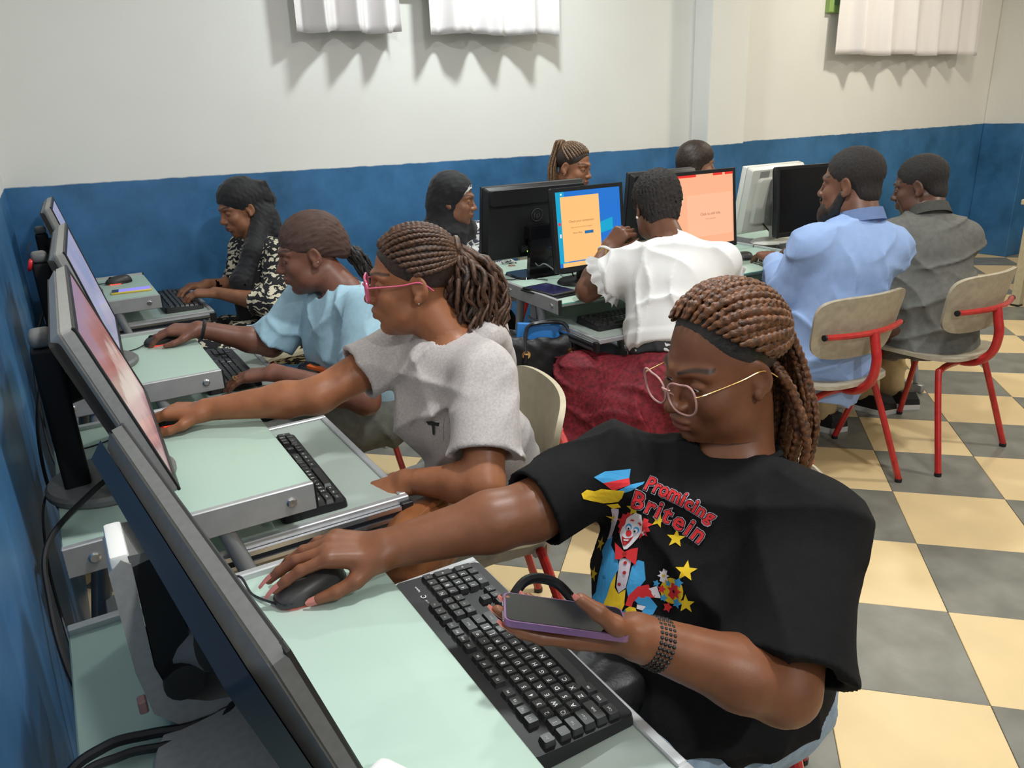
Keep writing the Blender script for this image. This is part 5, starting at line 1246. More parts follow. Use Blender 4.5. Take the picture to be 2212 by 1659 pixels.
for nm, pl_, m_ in (('pocket_patch', [(-.025, -.028), (.025, -.028), (.025, .016), (-.025, .016)], 'grey_marl'), ('pocket_logo', [(-.018, .012), (.0, .016), (.018, .012), (.016, .004), (.006, .006), (.004, -.018), (-.002, -.018), (-.003, .004), (-.014, .003)], 'black')):
    b = NB(); ax = -lat; fz = nrm(fw - up*0); b.faces.new([b.verts.new(Vector(ctr + fw*.15 + ax*(x-.012) + up*(z+.02))) for x, z in pl_]); bmesh.ops.subdivide_edges(b, edges=b.edges[:], cuts=2); stick(P, b, nm, MT[m_], shirt, lg_hit, -fw, .0015 if m_ != 'black' else .003)
# hair: tight braids to a high ponytail of loose curls
hair = cap_hair(P, 'hair', MT['hair_dark_brown'], .003, front=(.090, -.030), fr=.098)
G = (0, -.100, .062); b = NB(); R = random.Random(2)
for i in range(19):
    s = i/18*2-1; a = s*1.6; st = (.0745*math.sin(a), .0+.080*max(0, math.cos(a))**.9, .030+.062*math.cos(a)); braid(b, scalp_path(W, st, (s*.02, G[1]+.008, G[2]-.018*abs(s)), 12, .0065), .0056, .011, 8, .0046, R.uniform(0, 6))
for i in range(12):
    s = i/11*2-1; braid(b, scalp_path(W, (.05*s, .035, .108-.03*s*s), (s*.018, G[1]+.008, G[2]+.008), 10, .0095), .0052, .011, 8, .0045, R.uniform(0, 6))
tag(P.bmpart('scalp_braids', b, MT['hair_brown'], hair, 60), kind='stuff')
def locks(P, W, G, n, ln, rad, m, parent, seed, r=.006, wob=.012, back=.035, fall=(0, 0, -1), spread=.055, name='ponytail'):
    R = random.Random(seed); b = NB(); HRr, HF = P.HR[:, 0], P.HR[:, 1]
    for i in range(n):
        a = R.uniform(0, 6.28); q = math.sqrt(R.uniform(.02, 1)); L_ = ln*R.uniform(.72, 1.05); ph = R.uniform(0, 6.28); fr = R.uniform(12, 22); pts = []
        for t in np.linspace(0, 1, 15):
            c = W(*G) - HF*(back*math.sin(min(1, t*1.5)*PI/2)+.012*t) + np.array(fall)*L_*t*(.35+.65*t) if t < .35 else W(*G) - HF*(back*math.sin(min(1, t*1.5)*PI/2)+.012*t) + np.array(fall)*L_*(t - .35 + .35*(.35+.65*.35))
            w_ = spread*min(1, .25+t*2.2)*(1-.35*max(0, t-.6)/.4)
            pts.append(c + HRr*(q*math.cos(a)*w_*.8 + wob*t*math.sin(fr*t+ph)) + HF*(q*math.sin(a)*w_ + wob*t*math.cos(fr*t*1.1+ph)) + np.array((0, 0, .004*math.sin(fr*2*t+ph))))
        tube(b, smoothpts(pts, 2), [r*(1-.5*t)*(1+.25*math.sin(9*t+ph)) for t in np.linspace(0, 1, len(pts)*2-1)], 6)
    return tag(P.bmpart(name, b, m, parent, 70), kind='stuff')
locks(P, W, (0, -.105, .062), 120, .36, 0, MT['hair_brown'], hair, 4, .0062, .022, .036, spread=.070)
locks(P, W, (0, -.100, .055), 70, .30, 0, MT['hair_dark_brown'], hair, 9, .0085, .018, .020, spread=.058, name='ponytail_inner')
loop(P, W(0, -.108, .064), P.HR[:, 1], .022, .008, 'hair_brown', 'hair_wrap')
glasses(P, W, 'frame_pink', 'lens_violet', w=.056, h=.050, cz=-.006, y=.110, cat=.006, r=.0026, temple_r=.0017)
stud(P, W(-.080, -.004, -.036), .0026); stud(P, W(.080, -.004, -.036), .0026)

# ---------------------------------------------------------------- woman in the pale blue T-shirt
mat('tee_blue', (.36, .56, .68), .85, bump=.25, bscale=600, noise=.1, nscale=60); mat('trousers_grey', (.135, .14, .12), .8, bump=.3, bscale=500, noise=.3, nscale=40); mat('wrap_brown', (.085, .046, .036), .75, bump=.3, bscale=300, noise=.3, nscale=50)
J = dict(neck=(.772, 2.375, .895), shL=(.785, 2.215, .862), shR=(.712, 2.560, .862), elL=(.700, 2.075, .630), wrL=(.480, 2.225, .725), elR=(.560, 2.575, .715), wrR=(.345, 2.605, .800), pel=(.83, 2.41, .49))
P = build('woman in a pale blue T-shirt and brown head wrap using the mouse', (.83, 2.41, 0), (.185, .075, .048), J, (.692, 2.440, 1.026), 283, 10, 1.0, lips=(.12, .05, .045), hres=.0024, bres=.008, handres=.003,
          hands=dict(R=dict(fw=(-.93, .30, .08), up=(0, -.1, 1), fing=((26, 20, 10),)*4, spread=5), L=dict(fw=(-.80, .58, -.12), up=(0, -.1, 1), curl=(12, 16, 10), spread=7)), legs=[((.84, 2.50, .47), (.44, 2.58, .48), (.50, 2.58, .07)), ((.84, 2.31, .47), (.43, 2.22, .48), (.50, 2.22, .07))], lids=.8)
W = P.W; n, up, fw, lat = A3(J['neck']), J['up'], J['fw'], J['lat']; pl = A3(J['pel'])
tp = top_prims(P, (.62, .95), .158, .155, -.05, (.064, .080), bust=.06, nr=.070, nd=.030, sh=.056)
lo, hi = top_box(P); shirt, SV, SF = P.cloth('t_shirt', tp, lo, hi, .0062, MT['tee_blue'], 41, .012, (.10, .26)); bv = BVHTree.FromPolygons([Vector(v) for v in SV], [tuple(map(int, f)) for f in SF])
b = NB(); MM = frame(n*.45 + pl*.55 + fw*.3 + up*.0, -lat, up, fw); add_text(b, 'adidas', .06, MM @ Matrix.Rotation(math.radians(-16), 4, 'Z'), .002); stick(P, b, 'chest_lettering', mat('silver_print', (.62, .66, .74), .4), shirt, bv, -fw, .002)
for k in range(3):
    b = NB(); x0 = .105+.012*k; b.faces.new([b.verts.new(MM @ Vector(q)) for q in ((x0, -.055, 0), (x0+.009, -.055, 0), (x0+.004+.0, -.022-.010*(2-k), 0), (x0-.005, -.018-.010*(2-k), 0))]); stick(P, b, 'chest_stripe', MT['navy_plastic'], shirt, bv, -fw, .002)
P.cloth('trousers', [ell(pl, (.16, .165, .115), None, .04), cap((.84, 2.51, .47), (.44, 2.58, .485), .098, .078, .03), cap((.84, 2.31, .47), (.43, 2.22, .49), .100, .080, .03), cap((.44, 2.58, .48), (.50, 2.58, .1), .075, .06), cap((.43, 2.22, .48), (.50, 2.22, .1), .075, .06)], (.30, 2.08, .06), (1.05, 2.72, .63), .009, MT['trousers_grey'], 45, .010, (.1, .26))
wv = waves(6, 6, (.018, .05), stretch=P.HR[:, 1])
c, HR, hs = P.head
wr_ = [ell(W(0, -.020, .045), np.array((.0805, .103, .087))*hs, HR, .02), ell(W(0, -.095, -.005), np.array((.045, .035, .045))*hs, HR, .04), ell(W(0, .105, -.055), np.array((.092, .10, .094))*hs, HR, .008, 's'), ell(W(0, .02, -.082), np.array((.12, .135, .072))*hs, HR, .015, 's')]
V, F = sdf_mesh(wr_, c-.17, c+.19, .0032, lambda Q: .006*wv(Q), .008); wrap = P.part('head_wrap', V, F, MT['wrap_brown'])
locks(P, W, (0, -.100, -.004), 34, .24, 0, MT['hair_black'], wrap, 14, .0065, .006, .035, (.28, -.08, -.85), .026, 'ponytail')
cap_hair(P, 'hair', MT['hair_black'], .002, front=(.092, -.03))
for p_ in ((-.079, -.006, -.030), (-.081, -.014, -.020), (-.082, -.020, -.010)): stud(P, W(*p_), .0028)
loop(P, n + np.array((0, 0, .012)) + fw*.012, nrm(A3(up)*1 + fw*.35), .068, .0009, 'gold', 'necklace')
d = nrm(A3(J['wrR'])-A3(J['elR'])); loop(P, A3(J['wrR'])-d*.012, d, .0285, .0055, 'black', 'wristband')
tp_, dd, uu = P.tips['L'][2]; loop(P, tp_-dd*.055, dd, .0085, .0016, 'gold', 'finger_ring')

# ---------------------------------------------------------------- woman in the black headscarf, by the rear wall
def pattern_mat(name, dark, light, scale, thr=.45):
    m = bpy.data.materials.new(name); m.use_nodes = True; nt = m.node_tree; b = nt.nodes['Principled BSDF']; L = nt.links.new; b.inputs['Roughness'].default_value = .85
    tc = nt.nodes.new('ShaderNodeTexCoord'); v = nt.nodes.new('ShaderNodeTexVoronoi'); v.inputs['Scale'].default_value = scale; L(tc.outputs['Object'], v.inputs['Vector'])
    n_ = nt.nodes.new('ShaderNodeTexNoise'); n_.inputs['Scale'].default_value = scale*.35; n_.inputs['Detail'].default_value = 3; L(tc.outputs['Object'], n_.inputs['Vector'])
    w_ = nt.nodes.new('ShaderNodeTexWave'); w_.wave_type = 'RINGS'; w_.inputs['Scale'].default_value = scale*.45; w_.inputs['Distortion'].default_value = 9; w_.inputs['Detail Scale'].default_value = 2; L(tc.outputs['Object'], w_.inputs['Vector'])
    ad = nt.nodes.new('ShaderNodeMath'); ad.operation = 'MULTIPLY_ADD'; ad.inputs[1].default_value = .55; L(w_.outputs['Fac'], ad.inputs[0]); L(v.outputs['Distance'], ad.inputs[2])
    a2 = nt.nodes.new('ShaderNodeMath'); a2.operation = 'MULTIPLY_ADD'; a2.inputs[1].default_value = .9; L(n_.outputs['Fac'], a2.inputs[0]); L(ad.outputs[0], a2.inputs[2])
    cr = nt.nodes.new('ShaderNodeValToRGB'); cr.color_ramp.interpolation = 'CONSTANT'; e = cr.color_ramp.elements; e[0].position = 0; e[0].color = light+(1,); e[1].position = thr; e[1].color = dark+(1,)
    mr = nt.nodes.new('ShaderNodeMath'); mr.operation = 'MULTIPLY'; mr.inputs[1].default_value = .6; L(a2.outputs[0], mr.inputs[0]); L(mr.outputs[0], cr.inputs[0]); L(cr.outputs[0], b.inputs['Base Color']); MT[name] = m
pattern_mat('floral', (.012, .012, .016), (.66, .61, .46), 30, .68); mat('scarf_black', (.012, .012, .015), .75, bump=.3, bscale=200, noise=.3, nscale=30, sheen=.1)
J = dict(neck=(.815, 3.70, .905), shL=(.865, 3.515, .855), shR=(.775, 3.870, .86), elL=(.770, 3.42, .665), wrL=(.575, 3.60, .715), elR=(.720, 3.90, .670), wrR=(.580, 3.830, .715), pel=(.885, 3.60, .50))
P = build('woman in a black headscarf and black and cream patterned dress, typing', (.885, 3.60, 0), (.27, .115, .06), J, (.765, 3.735, 1.062), 258, 16, 1.0, lips=(.17, .07, .06), hres=.0030, bres=.010, handres=.0034,
          hands=dict(R=dict(fw=(-.97, -.15, .05), up=(0, 0, 1), curl=(28, 24, 14), spread=6), L=dict(fw=(-.92, .36, .05), up=(0, -.1, 1), curl=(26, 24, 14), spread=6)), legs=[((.89, 3.70, .47), (.50, 3.74, .48), (.55, 3.74, .07)), ((.89, 3.52, .47), (.50, 3.50, .48), (.55, 3.50, .07))], lids=.95, wrist=.025)
W = P.W; n, up, fw, lat = A3(J['neck']), J['up'], J['fw'], J['lat']; pl = A3(J['pel'])
tp = top_prims(P, (1.30, 1.30), .150, .150, -.06, (.062, .058), bust=.06, nr=.055, nd=.0, sh=.058)
lo, hi = top_box(P); P.cloth('patterned_dress', tp + [cap((.88, 3.70, .46), (.48, 3.74, .48), .105, .09, .04), cap((.88, 3.52, .46), (.48, 3.50, .48), .105, .09, .04), cap((.49, 3.74, .48), (.52, 3.74, .12), .10, .12, .04), cap((.49, 3.50, .48), (.52, 3.50, .12), .10, .12, .04)], (.30, 3.30, .06), (1.15, 4.04, 1.04), .009, MT['floral'], 51, .010, (.1, .28))
c, HR, hs = P.head; wv = waves(8, 6, (.03, .07))
sc = [ell(W(0, -.018, .046), np.array((.086, .106, .090))*hs, HR, .02), cap(W(-.02, -.10, .02), W(-.02, -.125, -.01), .055, .045, .03), cap(W(0, -.09, -.05), W(-.02, -.10, -.11), .05, .045, .03), cap(W(-.05, -.06, -.05), W(-.06, .0, -.16), .040, .040, .03), cap(W(-.06, .0, -.15), W(-.03, .06, -.33), .042, .052, .03), cap(W(-.07, -.09, -.07), W(-.085, -.075, -.15), .040, .042, .03),
      ell(W(0, .105, -.045), np.array((.088, .098, .098))*hs, HR, .008, 's'), ell(W(0, .065, -.075), np.array((.075, .075, .075))*hs, HR, .01, 's'),
      cap(W(-.055, -.055, -.06), n + fw*.075 - lat*.085 - up*.02, .042, .044, .03), cap(n + fw*.075 - lat*.085 - up*.02, n + fw*.165 - lat*.055 - up*.14, .044, .050, .03), cap(n + fw*.165 - lat*.055 - up*.14, n + fw*.17 - lat*.01 - up*.30, .050, .058, .03), rbox(W(-.03, -.125, .035), (.035, .018, .045), HR, .008, .02)]
V, F = sdf_mesh(sc, c-np.array((.22, .22, .48)), c+.2, .0042, lambda Q: .006*wv(Q), .008); P.part('headscarf', V, F, MT['scarf_black'])
stud(P, W(-.079, -.002, -.034), .0036, 'gold')

# ---------------------------------------------------------------- woman in the black hijab behind the middle block
pattern_mat('print_white', (.06, .065, .09), (.70, .69, .68), 30, .80)
J = dict(neck=(1.625, 3.345, .915), shL=(1.79, 3.35, .865), shR=(1.47, 3.37, .865), elL=(1.83, 3.20, .68), wrL=(1.78, 3.02, .74), elR=(1.43, 3.22, .68), wrR=(1.52, 3.05, .74), pel=(1.63, 3.44, .50))
P = build('woman in a black hijab and white printed blouse behind the wide black monitor', (1.63, 3.44, 0), (.25, .105, .058), J, (1.655, 3.320, 1.048), 128, 8, .98, hres=.0034, bres=.012, handres=.005, hands=dict(R=dict(fw=(.3, -.9, -.1), up=(0, 0, 1)), L=dict(fw=(-.2, -.95, -.1), up=(0, 0, 1))), legs=[((1.72, 3.44, .47), (1.74, 3.10, .48), (1.74, 3.15, .07)), ((1.54, 3.44, .47), (1.52, 3.10, .48), (1.52, 3.15, .07))])
W = P.W; n, up, fw, lat = A3(J['neck']), J['up'], J['fw'], J['lat']; c, HR, hs = P.head
lo, hi = top_box(P); P.cloth('printed_blouse', top_prims(P, (1.8, 1.8), .150, .150, -.04, (.064, .05), nr=.05), lo, hi, .009, MT['print_white'], 61, .008, (.1, .26))
wv = waves(18, 6, (.04, .09))
sc = [ell(W(0, -.018, .046), np.array((.087, .107, .091))*hs, HR, .02), cap(W(0, -.05, -.03), n + np.array((0, 0, .0)), .085, .085, .04), cap(n + fw*.01 + lat*.08 - up*.015, n + fw*.01 - lat*.08 - up*.015, .068, .068, .05), cap(n + fw*.05 - up*.02, n + fw*.09 - up*.10, .07, .05, .04), ell(W(0, .108, -.008), np.array((.074, .098, .092))*hs, HR, .010, 's')]
V, F = sdf_mesh(sc, c-np.array((.24, .24, .32)), c+.2, .005, lambda Q: .006*wv(Q), .008); hj = P.part('hijab', V, F, MT['scarf_black'])
V, F = sdf_mesh([ell(W(0, -.014, .045), np.array((.081, .100, .084))*hs, HR, .01), ell(W(0, .10, -.042), np.array((.10, .11, .098))*hs, HR, .008, 's'), ell(W(0, -.10, .03), np.array((.2, .13, .2))*hs, HR, .008, 's')], c-.15, c+.15, .0036); P.part('under_cap', V, F, MT['print_white'], hj)

def sit_trousers(P, m, legs, name='trousers'):
    pl = A3(P.J['pel']); L_ = [ell(pl, (.165, .15, .11), None, .04)]; pts = [pl]
    for a, b_, c_ in legs: L_ += [cap(a, b_, .098, .082, .03), cap(b_, c_, .078, .062, .03)]; pts += [A3(a), A3(b_), A3(c_)]
    lo, hi = bounds(pts, .2); lo[2] = .03; P.cloth(name, L_, lo, hi, .011, m, 65, .010, (.1, .26))
    for a, b_, c_ in legs:
        b = NB(); prism(b, rrect(c_[0]-.045, c_[1]-.19, c_[0]+.045, c_[1]+.07, .04), 0, .03); prism(b, rrect(c_[0]-.04, c_[1]-.18, c_[0]+.04, c_[1]+.065, .038), .03, .085, None, .7); P.bmpart('shoe', b, MT['black'])
sit_trousers(P, MT['scarf_black'], [((1.72, 3.44, .47), (1.74, 3.10, .48), (1.74, 3.15, .07)), ((1.54, 3.44, .47), (1.52, 3.10, .48), (1.52, 3.15, .07))], 'long_skirt')

# ---------------------------------------------------------------- woman with the brown ponytail at the rear wall
J = dict(neck=(2.475, 3.53, 1.005), shL=(2.64, 3.53, .945), shR=(2.32, 3.55, .945), elL=(2.69, 3.40, .75), wrL=(2.62, 3.20, .76), elR=(2.27, 3.42, .75), wrR=(2.38, 3.22, .76), pel=(2.48, 3.60, .53))
mat('top_dark', (.03, .03, .035), .85)
P = build('woman with brown braids tied in a high ponytail looking down at the rear wall', (2.48, 3.60, 0), (.28, .115, .06), J, (2.470, 3.500, 1.138), 152, 12, 1.0, lips=(.22, .075, .065), hres=.0032, bres=.013, handres=.006, hands=dict(R=dict(fw=(.3, -.9, -.1), up=(0, 0, 1)), L=dict(fw=(-.2, -.95, -.1), up=(0, 0, 1))), legs=[((2.57, 3.6, .50), (2.59, 3.26, .50), (2.59, 3.3, .07)), ((2.39, 3.6, .50), (2.37, 3.26, .50), (2.37, 3.3, .07))], lids=.85)
W = P.W; lo, hi = top_box(P); P.cloth('dark_top', top_prims(P, (1.8, 1.8), .150, .150, -.04, (.064, .05)), lo, hi, .010, MT['top_dark'], 71, .008, (.1, .26))
sit_trousers(P, MT['trousers_grey'], [((2.57, 3.6, .50), (2.59, 3.26, .50), (2.59, 3.3, .07)), ((2.39, 3.6, .50), (2.37, 3.26, .50), (2.37, 3.3, .07))])
hair = cap_hair(P, 'hair', MT['hair_dark_brown'], .003, front=(.092, -.028)); b = NB(); R = random.Random(3)
for i in range(17):
    s = i/16*2-1; a = s*1.5; braid(b, scalp_path(W, (.0745*math.sin(a), .0+.080*max(0, math.cos(a))**.9, .036+.058*math.cos(a)), (s*.018, -.070, .098), 10, .006), .0056, .012, 6, .005)
tag(P.bmpart('scalp_braids', b, MT['hair_tan'], hair, 60), kind='stuff')
b = NB(); G0 = W(0, -.078, .108)
for i in range(30):
    q = R.uniform(-1, 1); e = R.uniform(-1, 1); pts = [G0 + np.array((0, 0, .012))*math.sin(1.57) if t == 0 else G0 + P.HR[:, 0]*(q*.030+.045*min(1, t*1.6)) - P.HR[:, 1]*(.045*math.sin(min(1, t*1.5)*1.57)+e*.018) + np.array((0, 0, .022*math.sin(min(1, t*4)*PI) - .27*t**1.3)) for t in np.linspace(0, 1, 10)]
    tube(b, smoothpts(pts, 2), .0058, 6)
tag(P.bmpart('ponytail', b, MT['hair_tan'], hair, 70), kind='stuff'); stud(P, W(-.080, -.004, -.036), .003); stud(P, W(.080, -.004, -.036), .003)

# ---------------------------------------------------------------- woman with a dark bob, mostly behind the salmon screen
J = dict(neck=(3.185, 3.345, .985), shL=(3.34, 3.35, .92), shR=(3.03, 3.37, .92), pel=(3.19, 3.45, .52))
P = build('woman with a smooth dark bob peeking over the salmon coloured screen', (3.19, 3.45, 0), (.30, .15, .095), J, (3.185, 3.310, 1.108), 120, 6, .98, hres=.0036, bres=.014, legs=[((3.28, 3.45, .48), (3.30, 3.15, .48), (3.30, 3.2, .07)), ((3.10, 3.45, .48), (3.08, 3.15, .48), (3.08, 3.2, .07))])
W = P.W; lo, hi = top_box(P, .18); P.cloth('dark_top', top_prims(P, (0, 0), .150, .150, -.04), lo, hi, .011, MT['top_dark'], 81, .008, (.1, .26)); sit_trousers(P, MT['trousers_grey'], [((3.28, 3.45, .48), (3.30, 3.15, .48), (3.30, 3.2, .07)), ((3.10, 3.45, .48), (3.08, 3.15, .48), (3.08, 3.2, .07))]); c, HR, hs = P.head
V, F = sdf_mesh([ell(W(0, -.016, .048), np.array((.086, .106, .088))*hs, HR, .02), cap(W(-.058, -.03, .02), W(-.062, -.01, -.12), .035, .032, .03), cap(W(.058, -.03, .02), W(.062, -.01, -.12), .035, .032, .03), cap(W(0, -.06, .0), W(0, -.055, -.12), .055, .05, .04), ell(W(-.012, .112, -.040), np.array((.072, .095, .105))*hs, HR, .010, 's')], c-.18, c+.18, .004, (lambda Q, wv=waves(5, 6, (.02, .05)): .003*wv(Q)), .004); P.part('hair', V, F, MT['hair_dark_brown'])

# ---------------------------------------------------------------- woman in the white blouse, seen from behind
mat('blouse_white', (.74, .73, .72), .8, bump=.2, bscale=500, sheen=.1); mat('skirt_red', (.22, .012, .022), .75, bump=.5, bscale=90, noise=.45, nscale=70, col2=(.08, .004, .010))
J = dict(neck=(1.858, 2.045, .965), shL=(1.735, 2.120, .890), shR=(1.985, 1.925, .900), elL=(1.635, 2.235, .800), wrL=(1.765, 2.285, .930), elR=(2.10, 2.05, .78), wrR=(2.04, 2.26, .79), pel=(1.775, 1.905, .555))
P = build('woman in a white ruffled blouse and red skirt leaning on one elbow, seen from behind', (1.80, 1.85, 0), (.155, .066, .038), J, (1.905, 2.175, 1.078), 22, 24, .97, hres=.0028, bres=.009, handres=.0034, hands=dict(L=dict(fw=(.50, -.42, .76), up=(-.75, -.35, .45), curl=(62, 75, 50), thumb=(-.2, .1)), R=dict(fw=(-.3, .9, -.1), up=(0, 0, 1), curl=(20, 20, 10))), legs=[((1.70, 1.90, .48), (1.58, 2.16, .48), (1.60, 2.1, .07)), ((1.88, 1.82, .48), (1.90, 2.14, .48), (1.92, 2.1, .07))], eyes=False)
W = P.W; n, up, fw, lat = A3(J['neck']), J['up'], J['fw'], J['lat']; pl = A3(J['pel'])
tp = top_prims(P, (.50, .50), .172, .160, .095, (.066, .076), sq=.78, bust=.05, nr=.052, nd=-.015, sh=.062)
yk = waves(91, 7, (.03, .10), stretch=up)
lo, hi = top_box(P); blouse, SV, SF = P.cloth('white_blouse', tp, lo, hi, .0055, MT['blouse_white'], 91, .012, (.08, .22), stretch=up)
for q, sgn in (('L', -1), ('R', 1)):        # ruffled cuffs
    a, e = A3(J['sh'+q]), A3(J['el'+q]); d = nrm(e-a); c0 = a+(e-a)*.48; u = nrm(np.cross(d, (0, 0, 1))); v = np.cross(d, u); b = NB(); rows = []
    for j in range(5):
        t = j/4; ring = []
        for i in range(60):
            th = 2*PI*i/60; rr = .068+.030*t+.009*t*math.sin(th*13); ring.append(b.verts.new(Vector(c0 + d*(-.012+.042*t+.006*t*math.cos(th*13)) + (u*math.cos(th)+v*math.sin(th))*rr)))
        rows.append(ring)
    for A_, B_ in zip(rows, rows[1:]):
        for i in range(60): b.faces.new((A_[i], A_[(i+1) % 60], B_[(i+1) % 60], B_[i]))
    bmesh.ops.solidify(b, geom=b.faces[:], thickness=.002); P.bmpart('sleeve_ruffle', b, MT['blouse_white'], blouse, 70)
P.cloth('red_skirt', [ell(pl-up*.03, (.19, .17, .12), None, .05), ell(pl+up*.05, (.155, .14, .07), None, .05), cap((1.69, 1.92, .48), (1.56, 2.16, .48), .11, .095, .05), cap((1.88, 1.84, .48), (1.88, 2.14, .48), .11, .095, .05), cap((1.56, 2.15, .48), (1.55, 2.08, .22), .10, .15, .06), cap((1.88, 2.12, .48), (1.84, 2.06, .22), .10, .15, .06), cap((1.62, 1.95, .40), (1.58, 1.92, .22), .14, .16, .06), cap((1.84, 1.86, .40), (1.86, 1.88, .22), .14, .16, .06)], (1.35, 1.55, .04), (2.12, 2.40, .68), .009, MT['skirt_red'], 95, .014, (.08, .2))
pattern_mat('lace', (.02, .02, .022), (.55, .53, .52), 30, .55)
P.cloth('lace_waistband', [ecap(pl+up*.12, pl+up*.06, .160, .168, fw, .84, .02, cuts=[(pl+up*.055, -up), (pl+up*.13, up)])], pl-.28, pl+.32, .007, MT['lace'], 96, .003, (.05, .1))
hair = cap_hair(P, 'hair', MT['hair_fuzz'], .016, .0042, front=(.095, -.05), disp=.022, extra=[ell(W(0, -.05, -.01), np.array((.066, .058, .060))*.97, P.HR, .03), ell(W(0, -.055, -.055), np.array((.052, .040, .045))*.97, P.HR, .03)], low=-.115, lowr=.085, lowy=.065, lowd=.10)
stud(P, W(-.081, -.004, -.036), .0055)
d = nrm(A3(J['wrL'])-A3(J['elL'])); wt = loop(P, A3(J['wrL'])-d*.014, d, .0285, .0052, 'white_plastic', 'watch_strap'); b = NB(); q = A3(J['wrL'])-d*.014 + nrm(np.array((-.8, -.5, .1)))*.029; xx = nrm(np.cross(d, (-.8, -.5, .1)))
lathe(b, [(0, 0), (.016, 0), (.017, .003), (.0155, .006), (0, .006)], 20, frame(q, xx, d, np.cross(xx, d)) if np.cross(xx, d) @ np.array((-.8, -.5, .1)) > 0 else frame(q, -xx, d, -np.cross(xx, d))); P.bmpart('watch_case', b, MT['gold'], wt)

# ---------------------------------------------------------------- man in the light blue shirt
mat('shirt_blue', (.30, .43, .72), .75, bump=.2, bscale=600, noise=.08, nscale=40); mat('trousers_khaki', (.50, .38, .20), .8, bump=.2, bscale=400, noise=.15); mat('shoe_sole', (.62, .62, .58), .6)
def shoe(P, loc, az, m='black', L_=.27):
    a = math.radians(az); M = Matrix.Translation(loc) @ Matrix.Rotation(-a, 4, 'Z')
    def outline(k, e=0): return [((.036+.010*math.sin(PI*t**.8))*k*s_, -.09+L_*t) for s_, ts in ((1, np.linspace(0, 1, 9)), (-1, np.linspace(1, 0, 9))) for t in ts if not (t in (0, 1) and s_ < 0)]
    b = NB(); prism(b, outline(1.08), 0, .025, M); so = P.bmpart('shoe', b, MT['shoe_sole'])
    b = NB(); prism(b, outline(1.02), .025, .052, M, .96); prism(b, [(x, y*.72-.018) for x, y in outline(.95)], .052, .085, M, .80); P.bmpart('shoe_upper', b, MT[m], so)
def collar(P, m, parent, r=.068, h=.038):
    n, up, fw = A3(P.J['neck']), P.upn, P.J['fw']; u = nrm(np.cross(up, fw)); b = NB(); rows = []; f2 = np.cross(u, up)
    for j, (rr, hh) in enumerate(((r*.93, -.01), (r*.95, h), (r*1.02, h+.003), (r*1.10, h*.45), (r*1.16, -.004))):
        ring = []
        for i in range(37):
            th = math.radians(24+312*i/36) ; ring.append(b.verts.new(Vector(n + up*hh + (f2*math.cos(th)+u*math.sin(th))*rr - f2*.010)))
        rows.append(ring)
    for A_, B_ in zip(rows, rows[1:]):
        for i in range(36): b.faces.new((A_[i], A_[i+1], B_[i+1], B_[i]))
    bmesh.ops.solidify(b, geom=b.faces[:], thickness=.003); return P.bmpart('collar', b, m, parent, 50)
J = dict(neck=(2.548, 1.792, .995), shL=(2.375, 1.850, .915), shR=(2.618, 1.715, .905), elL=(2.375, 1.955, .740), wrL=(2.575, 2.205, .802), elR=(2.735, 1.96, .745), wrR=(2.865, 2.230, .800), pel=(2.465, 1.820, .50))
P = build('bearded man in a light blue shirt with one hand on a mouse', (2.46, 1.82, 0), (.165, .072, .042), J, (2.553, 1.850, 1.128), 343, 4, 1.06, g=1.08, hres=.0028, bres=.010, handres=.0034, hands=dict(L=dict(fw=(.45, .88, .05), up=(0, 0, 1), fing=((26, 20, 10),)*4), R=dict(fw=(.1, .97, .0), up=(0, 0, 1), curl=(18, 18, 10))), legs=[((2.38, 1.86, .48), (2.48, 2.22, .49), (2.62, 2.14, .08)), ((2.56, 1.80, .48), (2.74, 2.18, .49), (2.86, 2.10, .08))], jaw=1.15, neckr=.062, wrist=.029, hscale=1.03)
W = P.W; n, up, fw, lat = A3(J['neck']), J['up'], J['fw'], J['lat']; pl = A3(J['pel']); c, HR, hs = P.head
tp = top_prims(P, (1.86, 1.86), .168, .165, -.05, (.072, .046), sq=.74, bust=0, nr=.055, nd=-.03, sh=.066, belly=.04)
tp.insert(4, ecap(pl - up*.02 - fw*.05, pl - up*.13 - fw*.07, .15, .13, fw, .55, .05, cuts=[(pl - up*.16, -up)]))
lo, hi = top_box(P, .2); sh_, _, _ = P.cloth('blue_shirt', tp, lo, hi, .0065, MT['shirt_blue'], 101, .012, (.10, .26)); collar(P, MT['shirt_blue'], sh_, .072)
P.cloth('khaki_trousers', [ell(pl-up*.03+fw*.03, (.15, .14, .09), None, .04), cap((2.40, 1.93, .47), (2.48, 2.22, .49), .092, .085, .03), cap((2.61, 1.88, .47), (2.74, 2.18, .49), .092, .085, .03), cap((2.48, 2.22, .49), (2.62, 2.14, .10), .082, .06, .03), cap((2.74, 2.18, .49), (2.86, 2.10, .10), .082, .06, .03)], (2.22, 1.58, .05), (3.02, 2.36, .63), .010, MT['trousers_khaki'], 105, .012, (.1, .26))
shoe(P, (2.64, 2.10, 0), 345); shoe(P, (2.86, 2.08, 0), 352)
hair = cap_hair(P, 'hair', MT['hair_fuzz'], .004, .0036, front=(.092, -.030), disp=.007, extra=[ell(W(0, -.056, -.032), np.array((.060, .040, .050))*hs, HR, .025)], low=-.078, lowr=.088, lowy=.055, lowd=.105)
